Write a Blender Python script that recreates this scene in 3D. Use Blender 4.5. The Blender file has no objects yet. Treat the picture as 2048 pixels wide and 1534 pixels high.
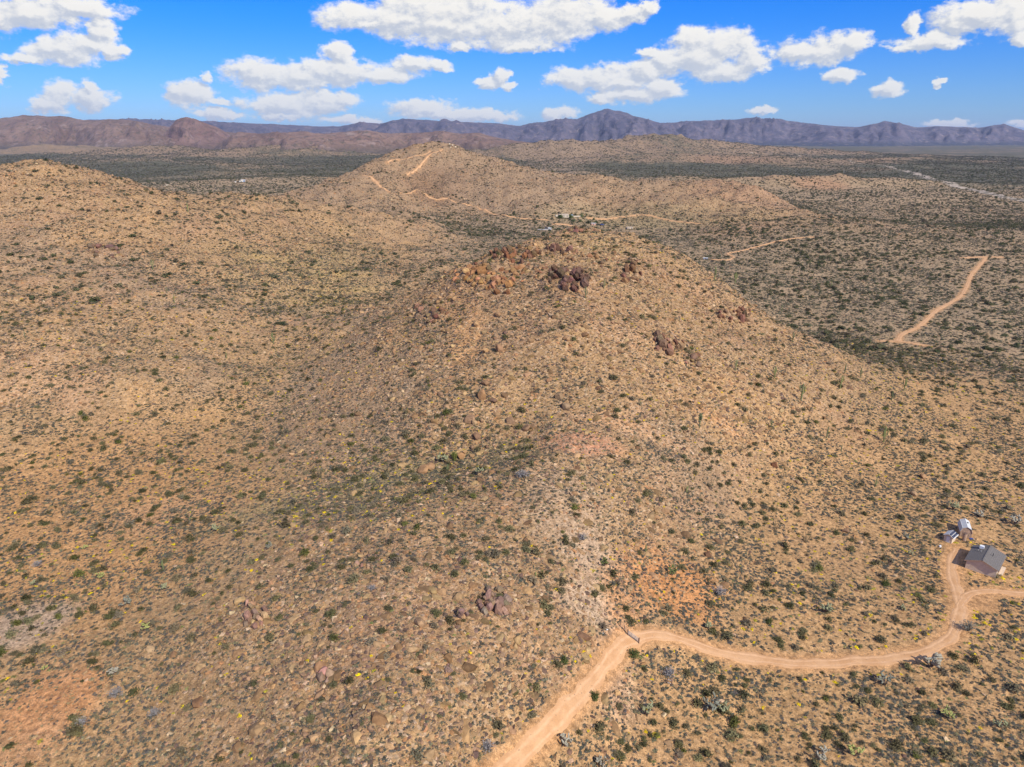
import bpy, math, random
import numpy as np
from mathutils import Vector
C = bpy.context.scene
COL = C.collection
R = math.radians
rng = np.random.default_rng(7)
random.seed(7)

# ------------------------------------------------------------------ camera, sky, sun, exposure
CAMZ = 100.0
PITCH = 19.1
FPX = 1420.0
cam_d = bpy.data.cameras.new('camera')
cam = bpy.data.objects.new('camera', cam_d); COL.objects.link(cam)
cam.location = (0, 0, CAMZ); cam.rotation_euler = (R(90 - PITCH), 0, 0)
cam_d.sensor_fit = 'HORIZONTAL'; cam_d.sensor_width = 36.0; cam_d.lens = 36.0 * FPX / 2048
cam_d.clip_start = 1.0; cam_d.clip_end = 120000
C.camera = cam

SUN_TO = Vector((0.58, -0.81, 0.0)).normalized()
SUN_EL = 41.0
sun_d = bpy.data.lights.new('sun', 'SUN'); sun_d.energy = 4.9; sun_d.angle = R(0.5); sun_d.color = (1.0, 0.94, 0.84)
sun = bpy.data.objects.new('sun', sun_d); COL.objects.link(sun)
sd = Vector((SUN_TO.x * math.cos(R(SUN_EL)), SUN_TO.y * math.cos(R(SUN_EL)), math.sin(R(SUN_EL))))
sun.rotation_euler = sd.to_track_quat('Z', 'Y').to_euler(); sun.location = (0, 0, 300)
C.view_settings.view_transform = 'Standard'; C.view_settings.look = 'None'
C.view_settings.exposure = 0.0; C.view_settings.gamma = 1.0; C.view_settings.use_curve_mapping = False
C.render.engine = 'CYCLES'
C.cycles.use_denoising = True; C.cycles.denoiser = 'OPENIMAGEDENOISE'; C.cycles.denoising_input_passes = 'RGB_ALBEDO_NORMAL'
C.cycles.max_bounces = 4; C.cycles.diffuse_bounces = 2; C.cycles.volume_bounces = 0
C.cycles.use_adaptive_sampling = False

SP, CP = math.sin(R(PITCH)), math.cos(R(PITCH))
def pix(px, py):
    """direction (azimuth, down-slope) of a viewing ray"""
    u = (px - 1024) / FPX; v = (py - 767) / FPX
    x = u; y = CP - v * SP; zd = SP + v * CP
    h = math.hypot(x, y)
    return math.atan2(x, y), zd / h
def proj(x, y, z):
    """where a place shows in the photograph, for culling and describing"""
    dz = CAMZ - z
    dep = y * CP + dz * SP
    up = dz * CP - y * SP
    dep = np.maximum(dep, 1e-3)
    return 1024 + FPX * x / dep, 767 + FPX * up / dep, dep

class NT:
    def __init__(s, tree): s.t = tree; s.n = tree.nodes; s.l = tree.links
    def new(s, typ, **kw):
        n = s.n.new(typ)
        for k, v in kw.items(): setattr(n, k, v)
        return n
    def link(s, a, b): s.l.new(a, b)
    def setin(s, n, k, v):
        if isinstance(v, bpy.types.NodeSocket): s.link(v, n.inputs[k])
        else: n.inputs[k].default_value = v
    def math(s, op, a, b=0.0, c=0.0, clamp=False):
        n = s.new('ShaderNodeMath', operation=op, use_clamp=clamp)
        s.setin(n, 0, a); s.setin(n, 1, b); s.setin(n, 2, c)
        return n.outputs[0]
    def vmath(s, op, a, b=(0, 0, 0), c=(0, 0, 0), out=0):
        n = s.new('ShaderNodeVectorMath', operation=op)
        s.setin(n, 0, a); s.setin(n, 1, b)
        if op == 'MULTIPLY_ADD': s.setin(n, 2, c)
        return n.outputs[out]
    def mix(s, f, a, b, blend='MIX'):
        n = s.new('ShaderNodeMix', data_type='RGBA', blend_type=blend)
        s.setin(n, 0, f); s.setin(n, 6, a); s.setin(n, 7, b)
        return n.outputs[2]
    def ramp(s, f, lo, hi, a=0.0, b=1.0):
        n = s.new('ShaderNodeMapRange', interpolation_type='SMOOTHSTEP')
        s.setin(n, 0, f); s.setin(n, 1, lo); s.setin(n, 2, hi); s.setin(n, 3, a); s.setin(n, 4, b)
        return n.outputs[0]
    def noise(s, vec, scale, detail=3.0, rough=0.5, out='Fac'):
        n = s.new('ShaderNodeTexNoise'); s.setin(n, 'Vector', vec)
        n.inputs['Scale'].default_value = scale; n.inputs['Detail'].default_value = detail; n.inputs['Roughness'].default_value = rough
        return n.outputs[out]

# clouds: (px, py, half width, half height) of each puff, turned into azimuth / elevation
CLOUDS = [(60,25,105,36),(170,15,75,26),(0,30,60,36),(125,105,85,30),(203,60,36,34),(225,100,32,20),(50,118,48,14),(170,85,60,26),
 (3,150,18,18),(115,192,40,30),(185,200,50,26),(182,175,22,18),(92,212,40,18),(385,193,54,28),(415,158,16,12),(438,205,22,9),
 (520,145,78,33),(605,152,110,30),(690,140,90,24),(770,148,70,20),(822,125,55,18),(878,130,34,13),(672,105,34,22),(655,145,80,30),
 (570,208,92,26),(640,205,62,25),(690,195,40,14),(440,230,60,12),(700,30,66,32),(800,40,100,38),(900,45,110,45),(1000,55,100,42),
 (1080,50,90,45),(1130,30,100,50),(1200,32,60,28),(1255,22,50,18),(1300,15,26,12),(1045,90,68,14),(880,15,150,36),(740,48,50,12),(920,92,25,12),
 (975,166,26,15),(1003,158,20,17),(1022,172,16,8),(1148,158,60,26),(1200,152,60,26),(1240,168,60,18),(1290,145,60,28),(1332,125,50,32),
 (1400,110,75,46),(1450,92,60,40),(1512,120,42,26),(1388,82,42,28),(1440,140,80,20),(1300,105,28,12),(1270,190,88,18),(1320,180,42,24),
 (1205,195,34,13),(1600,100,55,26),(1660,98,68,30),(1712,88,32,26),(1850,82,80,18),(1830,52,22,26),(1893,80,40,18),(1800,95,40,10),
 (1960,30,92,30),(2030,30,60,44),(1930,45,50,24),(1680,150,34,15),(1775,176,40,17),(1888,158,15,8),(1885,170,8,8),(1530,220,30,8),
 (840,216,72,17),(960,232,85,12),(900,228,110,12),(1115,230,36,13),(1900,248,54,9),(2040,250,40,8),(700,240,60,11),(560,232,60,9),(2030,72,26,20)]
w = bpy.data.worlds.new('World'); C.world = w; w.use_nodes = True
nt = NT(w.node_tree); nt.n.clear()
bg = nt.new('ShaderNodeBackground'); out = nt.new('ShaderNodeOutputWorld'); nt.link(bg.outputs[0], out.inputs[0])
sky = nt.new('ShaderNodeTexSky', sky_type='NISHITA', sun_disc=False)
sky.sun_elevation = R(SUN_EL); sky.sun_rotation = math.atan2(SUN_TO.x, SUN_TO.y)
sky.altitude = 900; sky.air_density = 1.0; sky.dust_density = 0.3; sky.ozone_density = 2.0
tc = nt.new('ShaderNodeTexCoord')
sep = nt.new('ShaderNodeSeparateXYZ'); nt.link(tc.outputs['Generated'], sep.inputs[0])
az = nt.math('ARCTAN2', sep.outputs[0], sep.outputs[1])
el = nt.math('ARCSINE', sep.outputs[2])
cmb = nt.new('ShaderNodeCombineXYZ'); nt.link(az, cmb.inputs[0]); nt.link(el, cmb.inputs[1])
P0 = cmb.outputs[0]
grp = bpy.data.node_groups.new('cloud_field', 'ShaderNodeTree')
grp.interface.new_socket('P', in_out='INPUT', socket_type='NodeSocketVector')
grp.interface.new_socket('F', in_out='OUTPUT', socket_type='NodeSocketFloat')
g = NT(grp); gi = g.new('NodeGroupInput'); go = g.new('NodeGroupOutput')
Pg = gi.outputs[0]
warp = g.noise(g.vmath('MULTIPLY', Pg, (1, 1.6, 1)), 17, 4, 0.55, 'Color')
warp = g.vmath('MULTIPLY_ADD', warp, (0.042, 0.022, 0), (-0.021, -0.011, 0))
warp2 = g.vmath('MULTIPLY_ADD', g.noise(g.vmath('MULTIPLY', Pg, (1, 1.4, 1)), 75, 4, .6, 'Color'), (0.020, 0.014, 0), (-0.010, -0.007, 0))
Q = g.vmath('ADD', g.vmath('ADD', Pg, warp), warp2)
cur = None
for (px, py, rx, ry) in CLOUDS:
    a0, s0 = pix(px, py); a1, _ = pix(px + rx, py); _, s1 = pix(px, py + ry)
    e0, e1 = -math.atan(s0), -math.atan(s1)
    ia, ie = 1 / max(a1 - a0, 1e-4), 1 / max(e0 - e1, 1e-4)
    d = g.vmath('MULTIPLY_ADD', Q, (ia, ie, 0), (-a0 * ia, -e0 * ie, 0))
    ln = g.vmath('LENGTH', d, out=1)
    cur = ln if cur is None else g.math('SMOOTH_MIN', cur, ln, 0.22)
# the rest of the sky carries the same kind of scattered cumulus
sp2 = g.new('ShaderNodeSeparateXYZ'); g.link(Pg, sp2.inputs[0])
inv = g.math('DIVIDE', 0.35, g.math('MAXIMUM', g.math('ADD', sp2.outputs[1], 0.10), 0.05))
cb = g.new('ShaderNodeCombineXYZ')
g.link(g.math('MULTIPLY', g.math('SINE', sp2.outputs[0]), inv), cb.inputs[0]); g.link(g.math('MULTIPLY', g.math('COSINE', sp2.outputs[0]), inv), cb.inputs[1])
wide = g.math('MULTIPLY_ADD', g.noise(cb.outputs[0], 2.2, 4, 0.5), -8.0, 5.4)
outside = g.math('MAXIMUM', g.ramp(g.math('ABSOLUTE', sp2.outputs[0]), 0.70, 0.82), g.ramp(sp2.outputs[1], 0.20, 0.26))
wide = g.math('ADD', wide, g.math('MULTIPLY', g.math('SUBTRACT', 1.0, outside), 9.0))
cur = g.math('MINIMUM', cur, wide)
fb = g.noise(g.vmath('MULTIPLY', Pg, (1, 1.5, 1)), 40, 8, 0.66)
F = g.math('ADD', g.math('SUBTRACT', 1.16, cur), g.math('MULTIPLY_ADD', fb, 1.5, -0.80))
g.link(F, go.inputs[0])
def field(off):
    n = nt.new('ShaderNodeGroup'); n.node_tree = grp
    nt.link(nt.vmath('ADD', P0, off), n.inputs[0]); return n.outputs[0]
F0 = field((0, 0, 0)); F1 = field((0.005, 0.006, 0))
cov = nt.ramp(F0, -0.10, 0.42)
lit = nt.ramp(nt.math('ADD', nt.math('SUBTRACT', F0, F1), nt.math('MULTIPLY_ADD', nt.noise(nt.vmath('MULTIPLY', P0, (1, 1.7, 1)), 26, 5, .6), 1.1, -.55)), -0.42, 0.36)
thick = nt.ramp(F0, 0.2, 1.1)
ccol = nt.mix(lit, (5.5, 6.0, 6.9, 1), (10.2, 9.9, 9.2, 1))
ccol = nt.mix(nt.math('MULTIPLY', thick, 0.25), ccol, (8.6, 8.2, 7.4, 1))
# graded sky: the photograph is strongly saturated towards the zenith
tint = nt.mix(nt.ramp(el, 0.0, 0.17), (.44, .74, 1.30, 1), (0.05, 0.61, 1.62, 1))
blue = nt.mix(1.0, sky.outputs[0], tint, 'MULTIPLY')
hz = nt.ramp(el, 0.16, 0.0)
ccol = nt.mix(nt.math('MULTIPLY', hz, 0.35), ccol, (6.4, 7.3, 8.6, 1))
skyc = nt.mix(nt.math('MULTIPLY', cov, 0.97), blue, ccol)
nt.link(skyc, bg.inputs[0]); bg.inputs[1].default_value = 0.1
w.cycles.sampling_method = 'MANUAL'; w.cycles.sample_map_resolution = 512

# ------------------------------------------------------------------ helpers
def tag(o, label=None, cat=None, group=None, kind=None):
    while label and len(label.split()) > 16: label = ' '.join(label.split()[:1] + label.split()[2:])
    if label: o['label'] = label
    if cat: o['category'] = cat
    if group: o['group'] = group
    if kind: o['kind'] = kind
    return o
def np_mesh(name, V, F, mats=(), smooth=False):
    """F: (n,3) or (n,4) int array"""
    me = bpy.data.meshes.new(name)
    V = np.ascontiguousarray(V, dtype=np.float32); F = np.ascontiguousarray(F, dtype=np.int32)
    me.vertices.add(len(V)); me.vertices.foreach_set('co', V.ravel())
    k = F.shape[1]
    me.loops.add(F.size); me.loops.foreach_set('vertex_index', F.ravel())
    me.polygons.add(len(F)); me.polygons.foreach_set('loop_start', np.arange(0, F.size, k, dtype=np.int32))
    me.polygons.foreach_set('loop_total', np.full(len(F), k, dtype=np.int32))
    if smooth: me.polygons.foreach_set('use_smooth', np.ones(len(F), dtype=bool))
    me.update(calc_edges=True)
    for m in mats: me.materials.append(m)
    return me
def add_attr(me, name, typ, data):
    a = me.attributes.new(name, typ, 'POINT')
    key = {'FLOAT': 'value', 'INT': 'value', 'FLOAT_VECTOR': 'vector', 'FLOAT_COLOR': 'color'}[typ]
    a.data.foreach_set(key, np.ascontiguousarray(data, dtype=np.int32 if typ == 'INT' else np.float32).ravel())
def link(name, me, parent=None):
    o = bpy.data.objects.new(name, me); COL.objects.link(o)
    if parent: o.parent = parent
    return o
def empty(name, loc, rz=0):
    o = bpy.data.objects.new(name, None); COL.objects.link(o)
    o.location = loc; o.rotation_euler = (0, 0, rz); o.empty_display_size = 0.5
    return o
class MB:
    """collects simple shapes into one mesh"""
    def __init__(s): s.v = []; s.f = []
    def raw(s, vs, fs):
        b = len(s.v); s.v += [tuple(x) for x in vs]; s.f += [tuple(i + b for i in f) for f in fs]; return s
    def box(s, c, d, rz=0.0):
        cx, cy, cz = c; hx, hy, hz_ = d[0] / 2, d[1] / 2, d[2] / 2
        cs, sn = math.cos(rz), math.sin(rz); vs = []
        for z in (-hz_, hz_):
            for x, y in ((-hx, -hy), (hx, -hy), (hx, hy), (-hx, hy)):
                vs.append((cx + x * cs - y * sn, cy + x * sn + y * cs, cz + z))
        return s.raw(vs, [(3, 2, 1, 0), (4, 5, 6, 7), (0, 1, 5, 4), (1, 2, 6, 5), (2, 3, 7, 6), (3, 0, 4, 7)])
    def prism(s, poly, y0, y1):
        """poly in (x,z), extruded along y"""
        n = len(poly)
        vs = [(x, y0, z) for x, z in poly] + [(x, y1, z) for x, z in poly]
        return s.raw(vs, [tuple(range(n)), tuple(range(2 * n - 1, n - 1, -1))] + [(i, i + n, (i + 1) % n + n, (i + 1) % n) for i in range(n)])
    def tube(s, pts, rad, n=6, cap=True):
        pts = [Vector(p) for p in pts]
        if not isinstance(rad, (list, tuple)): rad = [rad] * len(pts)
        vs = []; fs = []
        for i, p in enumerate(pts):
            t = (pts[min(i + 1, len(pts) - 1)] - pts[max(i - 1, 0)]).normalized()
            a = t.orthogonal().normalized() if abs(t.z) < 0.9 else Vector((1, 0, 0)).cross(t).normalized()
            b = t.cross(a)
            for k in range(n):
                q = 2 * math.pi * k / n
                vs.append(p + (a * math.cos(q) + b * math.sin(q)) * rad[i])
        for i in range(len(pts) - 1):
            for k in range(n):
                fs.append((i * n + k, i * n + (k + 1) % n, (i + 1) * n + (k + 1) % n, (i + 1) * n + k))
        if cap:
            fs.append(tuple(range(n - 1, -1, -1))); fs.append(tuple((len(pts) - 1) * n + k for k in range(n)))
        return s.raw(vs, fs)
    def mesh(s, name, mat, smooth=False):
        me = bpy.data.meshes.new(name); me.from_pydata(s.v, [], s.f); me.update()
        if mat: me.materials.append(mat)
        if smooth: me.polygons.foreach_set('use_smooth', [True] * len(me.polygons))
        return me
    def build(s, name, mat, parent=None, smooth=False): return link(name, s.mesh(name, mat, smooth), parent)

# value noise
_perm = np.random.default_rng(3).random(65536).astype(np.float32)
def vnoise(x, y, seed=0):
    xi = np.floor(x).astype(np.int64); yi = np.floor(y).astype(np.int64)
    fx = x - xi; fy = y - yi
    fx = fx * fx * fx * (fx * (fx * 6 - 15) + 10); fy = fy * fy * fy * (fy * (fy * 6 - 15) + 10)
    def h(a, b): return _perm[((a * 73856093) ^ (b * 19349663) ^ (seed * 83492791)) & 65535]
    return (h(xi, yi) * (1 - fx) + h(xi + 1, yi) * fx) * (1 - fy) + (h(xi, yi + 1) * (1 - fx) + h(xi + 1, yi + 1) * fx) * fy
def fbm(x, y, octs=4, seed=0, gain=0.5):
    s = 0; a = 1; t = 0
    for i in range(octs):
        s = s + a * (vnoise(x * 2 ** i + 17.3 * i, y * 2 ** i - 9.1 * i, seed + i) * 2 - 1); t += a; a *= gain
    return s / t
def ridged(x, y, octs=4, seed=0):
    s = 0; a = 1; t = 0
    for i in range(octs):
        s = s + a * (1 - np.abs(vnoise(x * 2 ** i + 5.3 * i, y * 2 ** i + 3.1 * i, seed + i) * 2 - 1) * 2); t += a; a *= 0.5
    return s / t
def sstep(x, a, b):
    t = np.clip((x - a) / (b - a), 0, 1); return t * t * (3 - 2 * t)

# ------------------------------------------------------------------ terrain
# surveyed points: (px, py, z) seen on the ground, or (px, py, 'd', depth); hidden ones: (px, 'r', range, z)
PTS = [
 (2048,1534,0),(1700,1534,0),(1400,1534,0),(1150,1534,4),(2048,1200,0),(1970,1150,0),(1700,1200,1),(1500,1250,2),(1500,1450,0),(1750,1380,0),
 (2048,1000,-1),(1850,1000,0),(2048,850,-1),(1950,760,-1),(2040,640,-2),(1780,640,-2),(1900,560,-2),(1500,520,-2),(1400,480,-2),(1300,455,-1),
 (1650,520,-2),(2040,450,-3),(1700,440,-3),(2040,380,-5),(1600,430,-3),(1850,380,-5),(1750,1060,0),
 (1130,885,22),(1050,960,20.5),(900,985,18.5),(950,1100,19),(1000,1220,17.5),(700,1050,15),(800,1200,19),(500,1230,13.5),(700,1400,18.5),(800,1534,17),
 (500,1450,12),(300,1350,6.5),(150,1400,4.5),(0,1534,3),(0,1300,1),(1150,1200,13),(1210,1270,8.5),(1260,1275,6.5),(1120,1400,9.5),(1000,1534,9),(1250,1400,3),
 (900,1400,17),(1340,1290,4.5),(600,1120,14),(400,1230,9),
 (900,925,14),(760,960,11.5),(1080,850,19.5),(950,850,19.5),(960,790,24.3),(1000,700,31.7),(1000,600,42.5),(1100,520,50.5),(1180,455,56),(1030,500,48),
 (1270,480,51),(905,550,42),(880,590,37),(700,700,19),(780,640,28),(600,800,7),(450,850,2),(560,700,10),(640,600,14),(800,520,14),(950,480,8),(820,610,31),
 (1340,500,45),(1420,550,38),(1500,610,30),(1440,640,29),(1580,650,23),(1650,695,15),(1730,730,10),(1800,765,6),(1700,800,10),(1500,800,17),(1400,845,18),(1300,700,33),
 (1250,800,25),(1600,900,6),(1500,1000,5),(1300,1000,13),(1300,1150,7),(1700,1000,1),(1150,650,40),(1250,590,45),(1870,800,2),
 (0,364,'d',560),(65,345,'d',566),(145,336,'d',570),(240,350,'d',570),(300,378,'d',576),(340,384,'d',580),(420,386,'d',600),(560,393,'d',640),(650,402,'d',680),(750,422,'d',720),(850,450,'d',760),
 (0,450,'d',440),(130,450,'d',440),(250,430,'d',465),(130,600,'d',330),(0,600,'d',330),(130,750,'d',265),(350,600,'d',345),(350,480,'d',455),(500,500,'d',475),(560,560,'d',425),(350,750,'d',275),
 (640,480,'d',560),(740,470,'d',620),
 (130,900,3),(350,900,3),(200,1000,1.5),(500,950,5),(610,900,8),(0,1150,0),(200,1200,2),(400,1100,6),(700,900,12),
 (870,281,'d',1150),(820,292,'d',1150),(740,322,'d',1130),(690,345,'d',1060),(620,372,'d',1000),(950,304,'d',1140),(1020,325,'d',1120),(1100,346,'d',1090),(1200,352,'d',1060),(1300,370,'d',1000),(1400,376,'d',1000),
 (870,400,'d',970),(870,340,'d',1060),(1000,400,'d',950),(1150,437,'d',880),(1250,432,'d',900),(800,382,'d',965),(700,392,'d',900),(1000,350,'d',1040),(1480,368,'d',1120),(1580,402,'d',1000),(1420,400,'d',930),
]
HID = [ # azimuth of px (at horizon row), range, z
 (0,800,5),(130,820,5),(250,820,4),(350,800,4),(450,830,8),(560,860,12),(0,1100,-4),(250,1100,-4),(450,1100,0),(600,1200,-2),(740,1400,5),(870,1450,0),(1000,1400,0),(1150,1350,-3),(1300,1250,-4),
 (1480,1350,-4),(1600,1200,-4),(900,400,20),(960,440,16),(1030,470,14),(1100,480,18),(1180,500,22),(1180,620,5),(1270,470,22),(1340,470,14),(1420,430,8),(1500,410,3),(1600,400,0),(1700,380,-1),
 (1100,700,3),(950,760,6),(1280,620,0),
 (300,1450,-4),(1024,1700,-4),(1500,1700,-5),(2000,1700,-6),(100,1700,-4),(600,1700,-4),
]
ANG = [(-1.1,60,5),(-.5,60,12),(0,60,14),(.5,60,3),(1.1,60,0),(1.05,130,0),(1.05,250,0),(1.05,500,-2),(1.05,1000,-4),(-1.05,130,0),(-1.05,250,8),(-1.0,350,40),(-.95,560,70),(-1.05,900,10),(-1.05,1500,-4),
 (2.2,200,0),(-2.2,200,0),(3.1,200,0),(2.2,900,0),(-2.2,900,0),(-.1,62,20),(-.25,85,20)]
A = []
for p in PTS:
    a, s = pix(p[0], p[1])
    if p[2] == 'd':
        u = (p[0]-1024)/FPX; v = (p[1]-767)/FPX
        rr = p[3] * math.hypot(u, CP - v*SP); zz = CAMZ - s * rr
    else:
        zz = p[2]; rr = (CAMZ - zz) / s
    A.append((a, math.log(rr), zz))
for p in HID:
    a, _ = pix(p[0], 300); A.append((a, math.log(p[1]), p[2]))
for a, r_, z_ in ANG: A.append((a, math.log(r_), z_))
A = np.array(A)
KX = 1.15
def tps_phi(d2): return 0.5 * d2 * np.log(d2 + 1e-12)
Pn = np.c_[A[:, 0] * KX, A[:, 1]]
n_ = len(Pn)
d2 = ((Pn[:, None, :] - Pn[None, :, :]) ** 2).sum(-1)
Km = tps_phi(d2) + np.eye(n_) * 2e-5
L = np.zeros((n_ + 3, n_ + 3)); L[:n_, :n_] = Km; Pm = np.c_[np.ones(n_), Pn]; L[:n_, n_:] = Pm; L[n_:, :n_] = Pm.T
Wt = np.linalg.solve(L, np.r_[A[:, 2], 0, 0, 0])
def tps(a, lr):
    o = Wt[n_] + Wt[n_ + 1] * a * KX + Wt[n_ + 2] * lr
    for i in range(n_):
        o = o + Wt[i] * tps_phi((a * KX - Pn[i, 0]) ** 2 + (lr - Pn[i, 1]) ** 2)
    return o
TH = np.unique(np.round(np.r_[np.arange(-math.pi, -.84, .06), np.arange(-.84, .84, .0028), np.arange(.84, math.pi, .06), math.pi], 6))
LR = np.r_[np.arange(math.log(20), math.log(60), .05), np.arange(math.log(60), math.log(420), .0042), np.arange(math.log(420), math.log(1700), .0075), np.arange(math.log(1700), math.log(6500), .009), np.arange(math.log(6500), math.log(40000), .025)]
ct = np.r_[TH[::6], TH[-1]]; cl = np.r_[LR[::6], LR[-1]]
ct = np.unique(ct); cl = np.unique(cl)
cg = tps(*np.meshgrid(ct, cl, indexing='ij')).astype(np.float64)
def bil(Gx, Gy, Z, x, y):
    i = np.clip(np.searchsorted(Gx, x) - 1, 0, len(Gx) - 2); j = np.clip(np.searchsorted(Gy, y) - 1, 0, len(Gy) - 2)
    fx = np.clip((x - Gx[i]) / (Gx[i + 1] - Gx[i]), 0, 1); fy = np.clip((y - Gy[j]) / (Gy[j + 1] - Gy[j]), 0, 1)
    return (Z[i, j] * (1 - fx) + Z[i + 1, j] * fx) * (1 - fy) + (Z[i, j + 1] * (1 - fx) + Z[i + 1, j + 1] * fx) * fy
TT, LL = np.meshgrid(TH, LR, indexing='ij')
RR = np.exp(LL); XX = RR * np.sin(TT); YY = RR * np.cos(TT)
cg_s = cg
Hb = bil(ct, cl, cg_s, TT, LL)
far_w = sstep(LL, math.log(1350), math.log(1750))
plain = -8 + 3 * fbm(XX / 500, YY / 500, 3, 11) + sstep(RR, 1500, 2600) * (9 * np.clip(ridged(XX / 420, YY / 420, 4, 15), -.2, 1) + 5 * fbm(XX / 120, YY / 160, 3, 16)) - np.minimum(RR, 14000) * 0.0002
BUMPS = [(120,297,'d',4600,55,500,420),(330,300,'d',4400,48,420,400),(500,303,'d',3900,40,380,350),(640,300,'d',4000,42,350,300),(250,315,'d',3000,16,300,150),(450,322,'d',2600,13,260,140),(1640,366,'d',1700,26,260,90),(1400,322,'d',2900,40,700,260),(1250,292,'d',4200,62,600,500),(1330,297,'d',3900,45,500,350),(1480,300,'d',4300,45,900,300),(1050,292,'d',3600,60,400,300),
 (1450,318,'d',3200,22,400,160),(1790,322,'d',3300,20,240,120),(1660,317,'d',3600,16,200,120),(560,345,'d',1900,10,200,200),(1150,300,'d',3500,35,260,300),(1330,352,'d',1800,14,160,120)]
for (px, py, _, dd, hh, wx, wy) in BUMPS:
    u = (px-1024)/FPX; a, s = pix(px, py); bx = dd*u; by = dd * (CP - (py-767)/FPX*SP)
    g2 = np.exp(-((XX-bx)/wx)**2 - ((YY-by)/wy)**2)
    plain = plain + hh * g2 * (1 + 0.25 * ridged(XX/120, YY/120, 3, 4))
Hb = Hb * (1 - far_w) + plain * far_w
hill = sstep(Hb, 3, 16) * (1 - far_w * 0.4)
Hn = Hb + hill * (2.4 * fbm(XX / 42, YY / 42, 3, 21) - 1.1 * np.clip(ridged(XX / 30, YY / 30, 3, 33), -.1, 1) + 1.25 * fbm(XX / 12, YY / 12, 3, 31)) * np.clip(RR / 260, 0.45, 3.0) ** 0.8 + 0.5 * (1 - hill) * fbm(XX / 30, YY / 30, 3, 41)
# gullies on the larger, farther hills
Hn = Hn + hill * sstep(RR, 500, 900) * 5.0 * fbm(XX / 90, YY / 90, 3, 51)
def at_slope(a, s, G=None, rmin=55):
    """first ground met by a ray of azimuth a and down-slope s"""
    G = Hn if G is None else G
    i = np.clip(np.searchsorted(TH, a) - 1, 0, len(TH) - 2); f = (a - TH[i]) / (TH[i + 1] - TH[i])
    col = G[i] * (1 - f) + G[i + 1] * f
    rr = np.exp(LR); t = (CAMZ - col) / rr
    ok = np.where((t <= s) & (rr > rmin))[0]
    k = ok[0] if len(ok) else len(rr) - 1
    if k > 0 and t[k - 1] > s:
        g_ = (t[k - 1] - s) / (t[k - 1] - t[k]); r = rr[k - 1] + g_ * (rr[k] - rr[k - 1]); z = col[k - 1] + g_ * (col[k] - col[k - 1])
    else: r, z = rr[k], col[k]
    return r * math.sin(a), r * math.cos(a), z
def at(px, py, G=None): return at_slope(*pix(px, py), G)

def catmull(P, step):
    P = [np.array(p[:2], float) for p in P]; P = [2 * P[0] - P[1]] + P + [2 * P[-1] - P[-2]]
    o = []
    for i in range(1, len(P) - 2):
        n = max(2, int(np.linalg.norm(P[i + 1] - P[i]) / step))
        for k in range(n):
            t = k / n
            o.append(0.5 * ((2 * P[i]) + (P[i + 1] - P[i - 1]) * t + (2 * P[i - 1] - 5 * P[i] + 4 * P[i + 1] - P[i + 2]) * t * t + (3 * P[i] - P[i - 1] - 3 * P[i + 1] + P[i + 2]) * t ** 3))
    o.append(P[-2]); return np.array(o)
# dirt tracks: (list of px,py), width m, label
ROADS = [
 ([(985,1575),(1040,1515),(1100,1455),(1165,1385),(1215,1325),(1255,1285),(1310,1269),(1375,1283),(1445,1305),(1525,1319),(1605,1327),(1700,1323),(1790,1315),(1850,1303),(1895,1280),(1917,1240),(1920,1200),(1908,1160),(1904,1130),(1915,1098)], 2.9,
  'sandy orange dirt track running past the gate to the grey-roofed house'),
 ([(1918,1212),(1940,1188),(1985,1183),(2030,1187),(2120,1196)], 2.1, 'short sandy spur track passing below the grey-roofed house'),
 ([(1795,684),(1806,668),(1842,650),(1872,622),(1905,603),(1925,588),(1936,566),(1944,548),(1958,532),(1972,516)], 2.7, 'straight pale dirt track crossing the scrub plain'),
 ([(1760,682),(1800,683),(1850,691)], 2.2, 'short faint dirt track meeting the plain track at the foot of the slope'),
 ([(1925,516),(1960,514),(2005,514)], 4.2, 'small cleared sandy pad at the far end of the plain track'),
 ([(1425,519),(1455,520),(1467,514),(1455,507),(1490,500),(1530,489),(1580,478),(1625,474)], 2.2, 'thin winding dirt track on the plain behind the middle hill'),
 ([(800,386),(835,380),(868,398),(905,402),(930,408),(960,418),(1000,430),(1045,437),(1095,440)], 2.6, 'orange dirt track running along the foot of the far hill'),
 ([(728,352),(750,362),(760,372),(778,384)], 4.0, 'orange dirt track cut climbing the left shoulder of the far hill'),
 ([(812,352),(828,343),(846,325),(860,309),(886,299)], 2.6, 'steep pale dirt track climbing to the top of the far hill'),
 ([(1175,436),(1215,438),(1245,434),(1290,430),(1340,441),(1400,447)], 2.4, 'pale dirt track leading right from the walled house in the trees'),
 ([(775,325),(800,319),(830,312),(860,303)], 3.0, 'pale cut dirt track across the upper left of the far hill'),
 ([(1105,448),(1135,450),(1160,455)], 4.0, 'pinkish gravel drive below the house in the trees'),
]
road_lines = []
for pl, wd, lab in ROADS:
    W_ = [at(*p) for p in pl]
    if pl[0] == (985, 1575): W_[0] = (W_[1][0]*2 - W_[2][0], W_[1][1]*2 - W_[2][1], 0)
    road_lines.append(catmull(W_, 1.2 if math.hypot(*W_[0][:2]) < 300 else 4.0))
rmask = np.zeros_like(Hn)
for ln, (_, wd, _) in zip(road_lines, ROADS):
    lo = ln.min(0) - 12; hi = ln.max(0) + 12
    sel = np.where((XX > lo[0]) & (XX < hi[0]) & (YY > lo[1]) & (YY < hi[1]))
    sx, sy = XX[sel], YY[sel]; best = np.full(sx.shape, 1e9)
    for i in range(len(ln)): best = np.minimum(best, (sx - ln[i, 0]) ** 2 + (sy - ln[i, 1]) ** 2)
    m = 1 - sstep(np.sqrt(best), wd / 2, wd / 2 + 2.2)
    rmask[sel] = np.maximum(rmask[sel], m)
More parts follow.
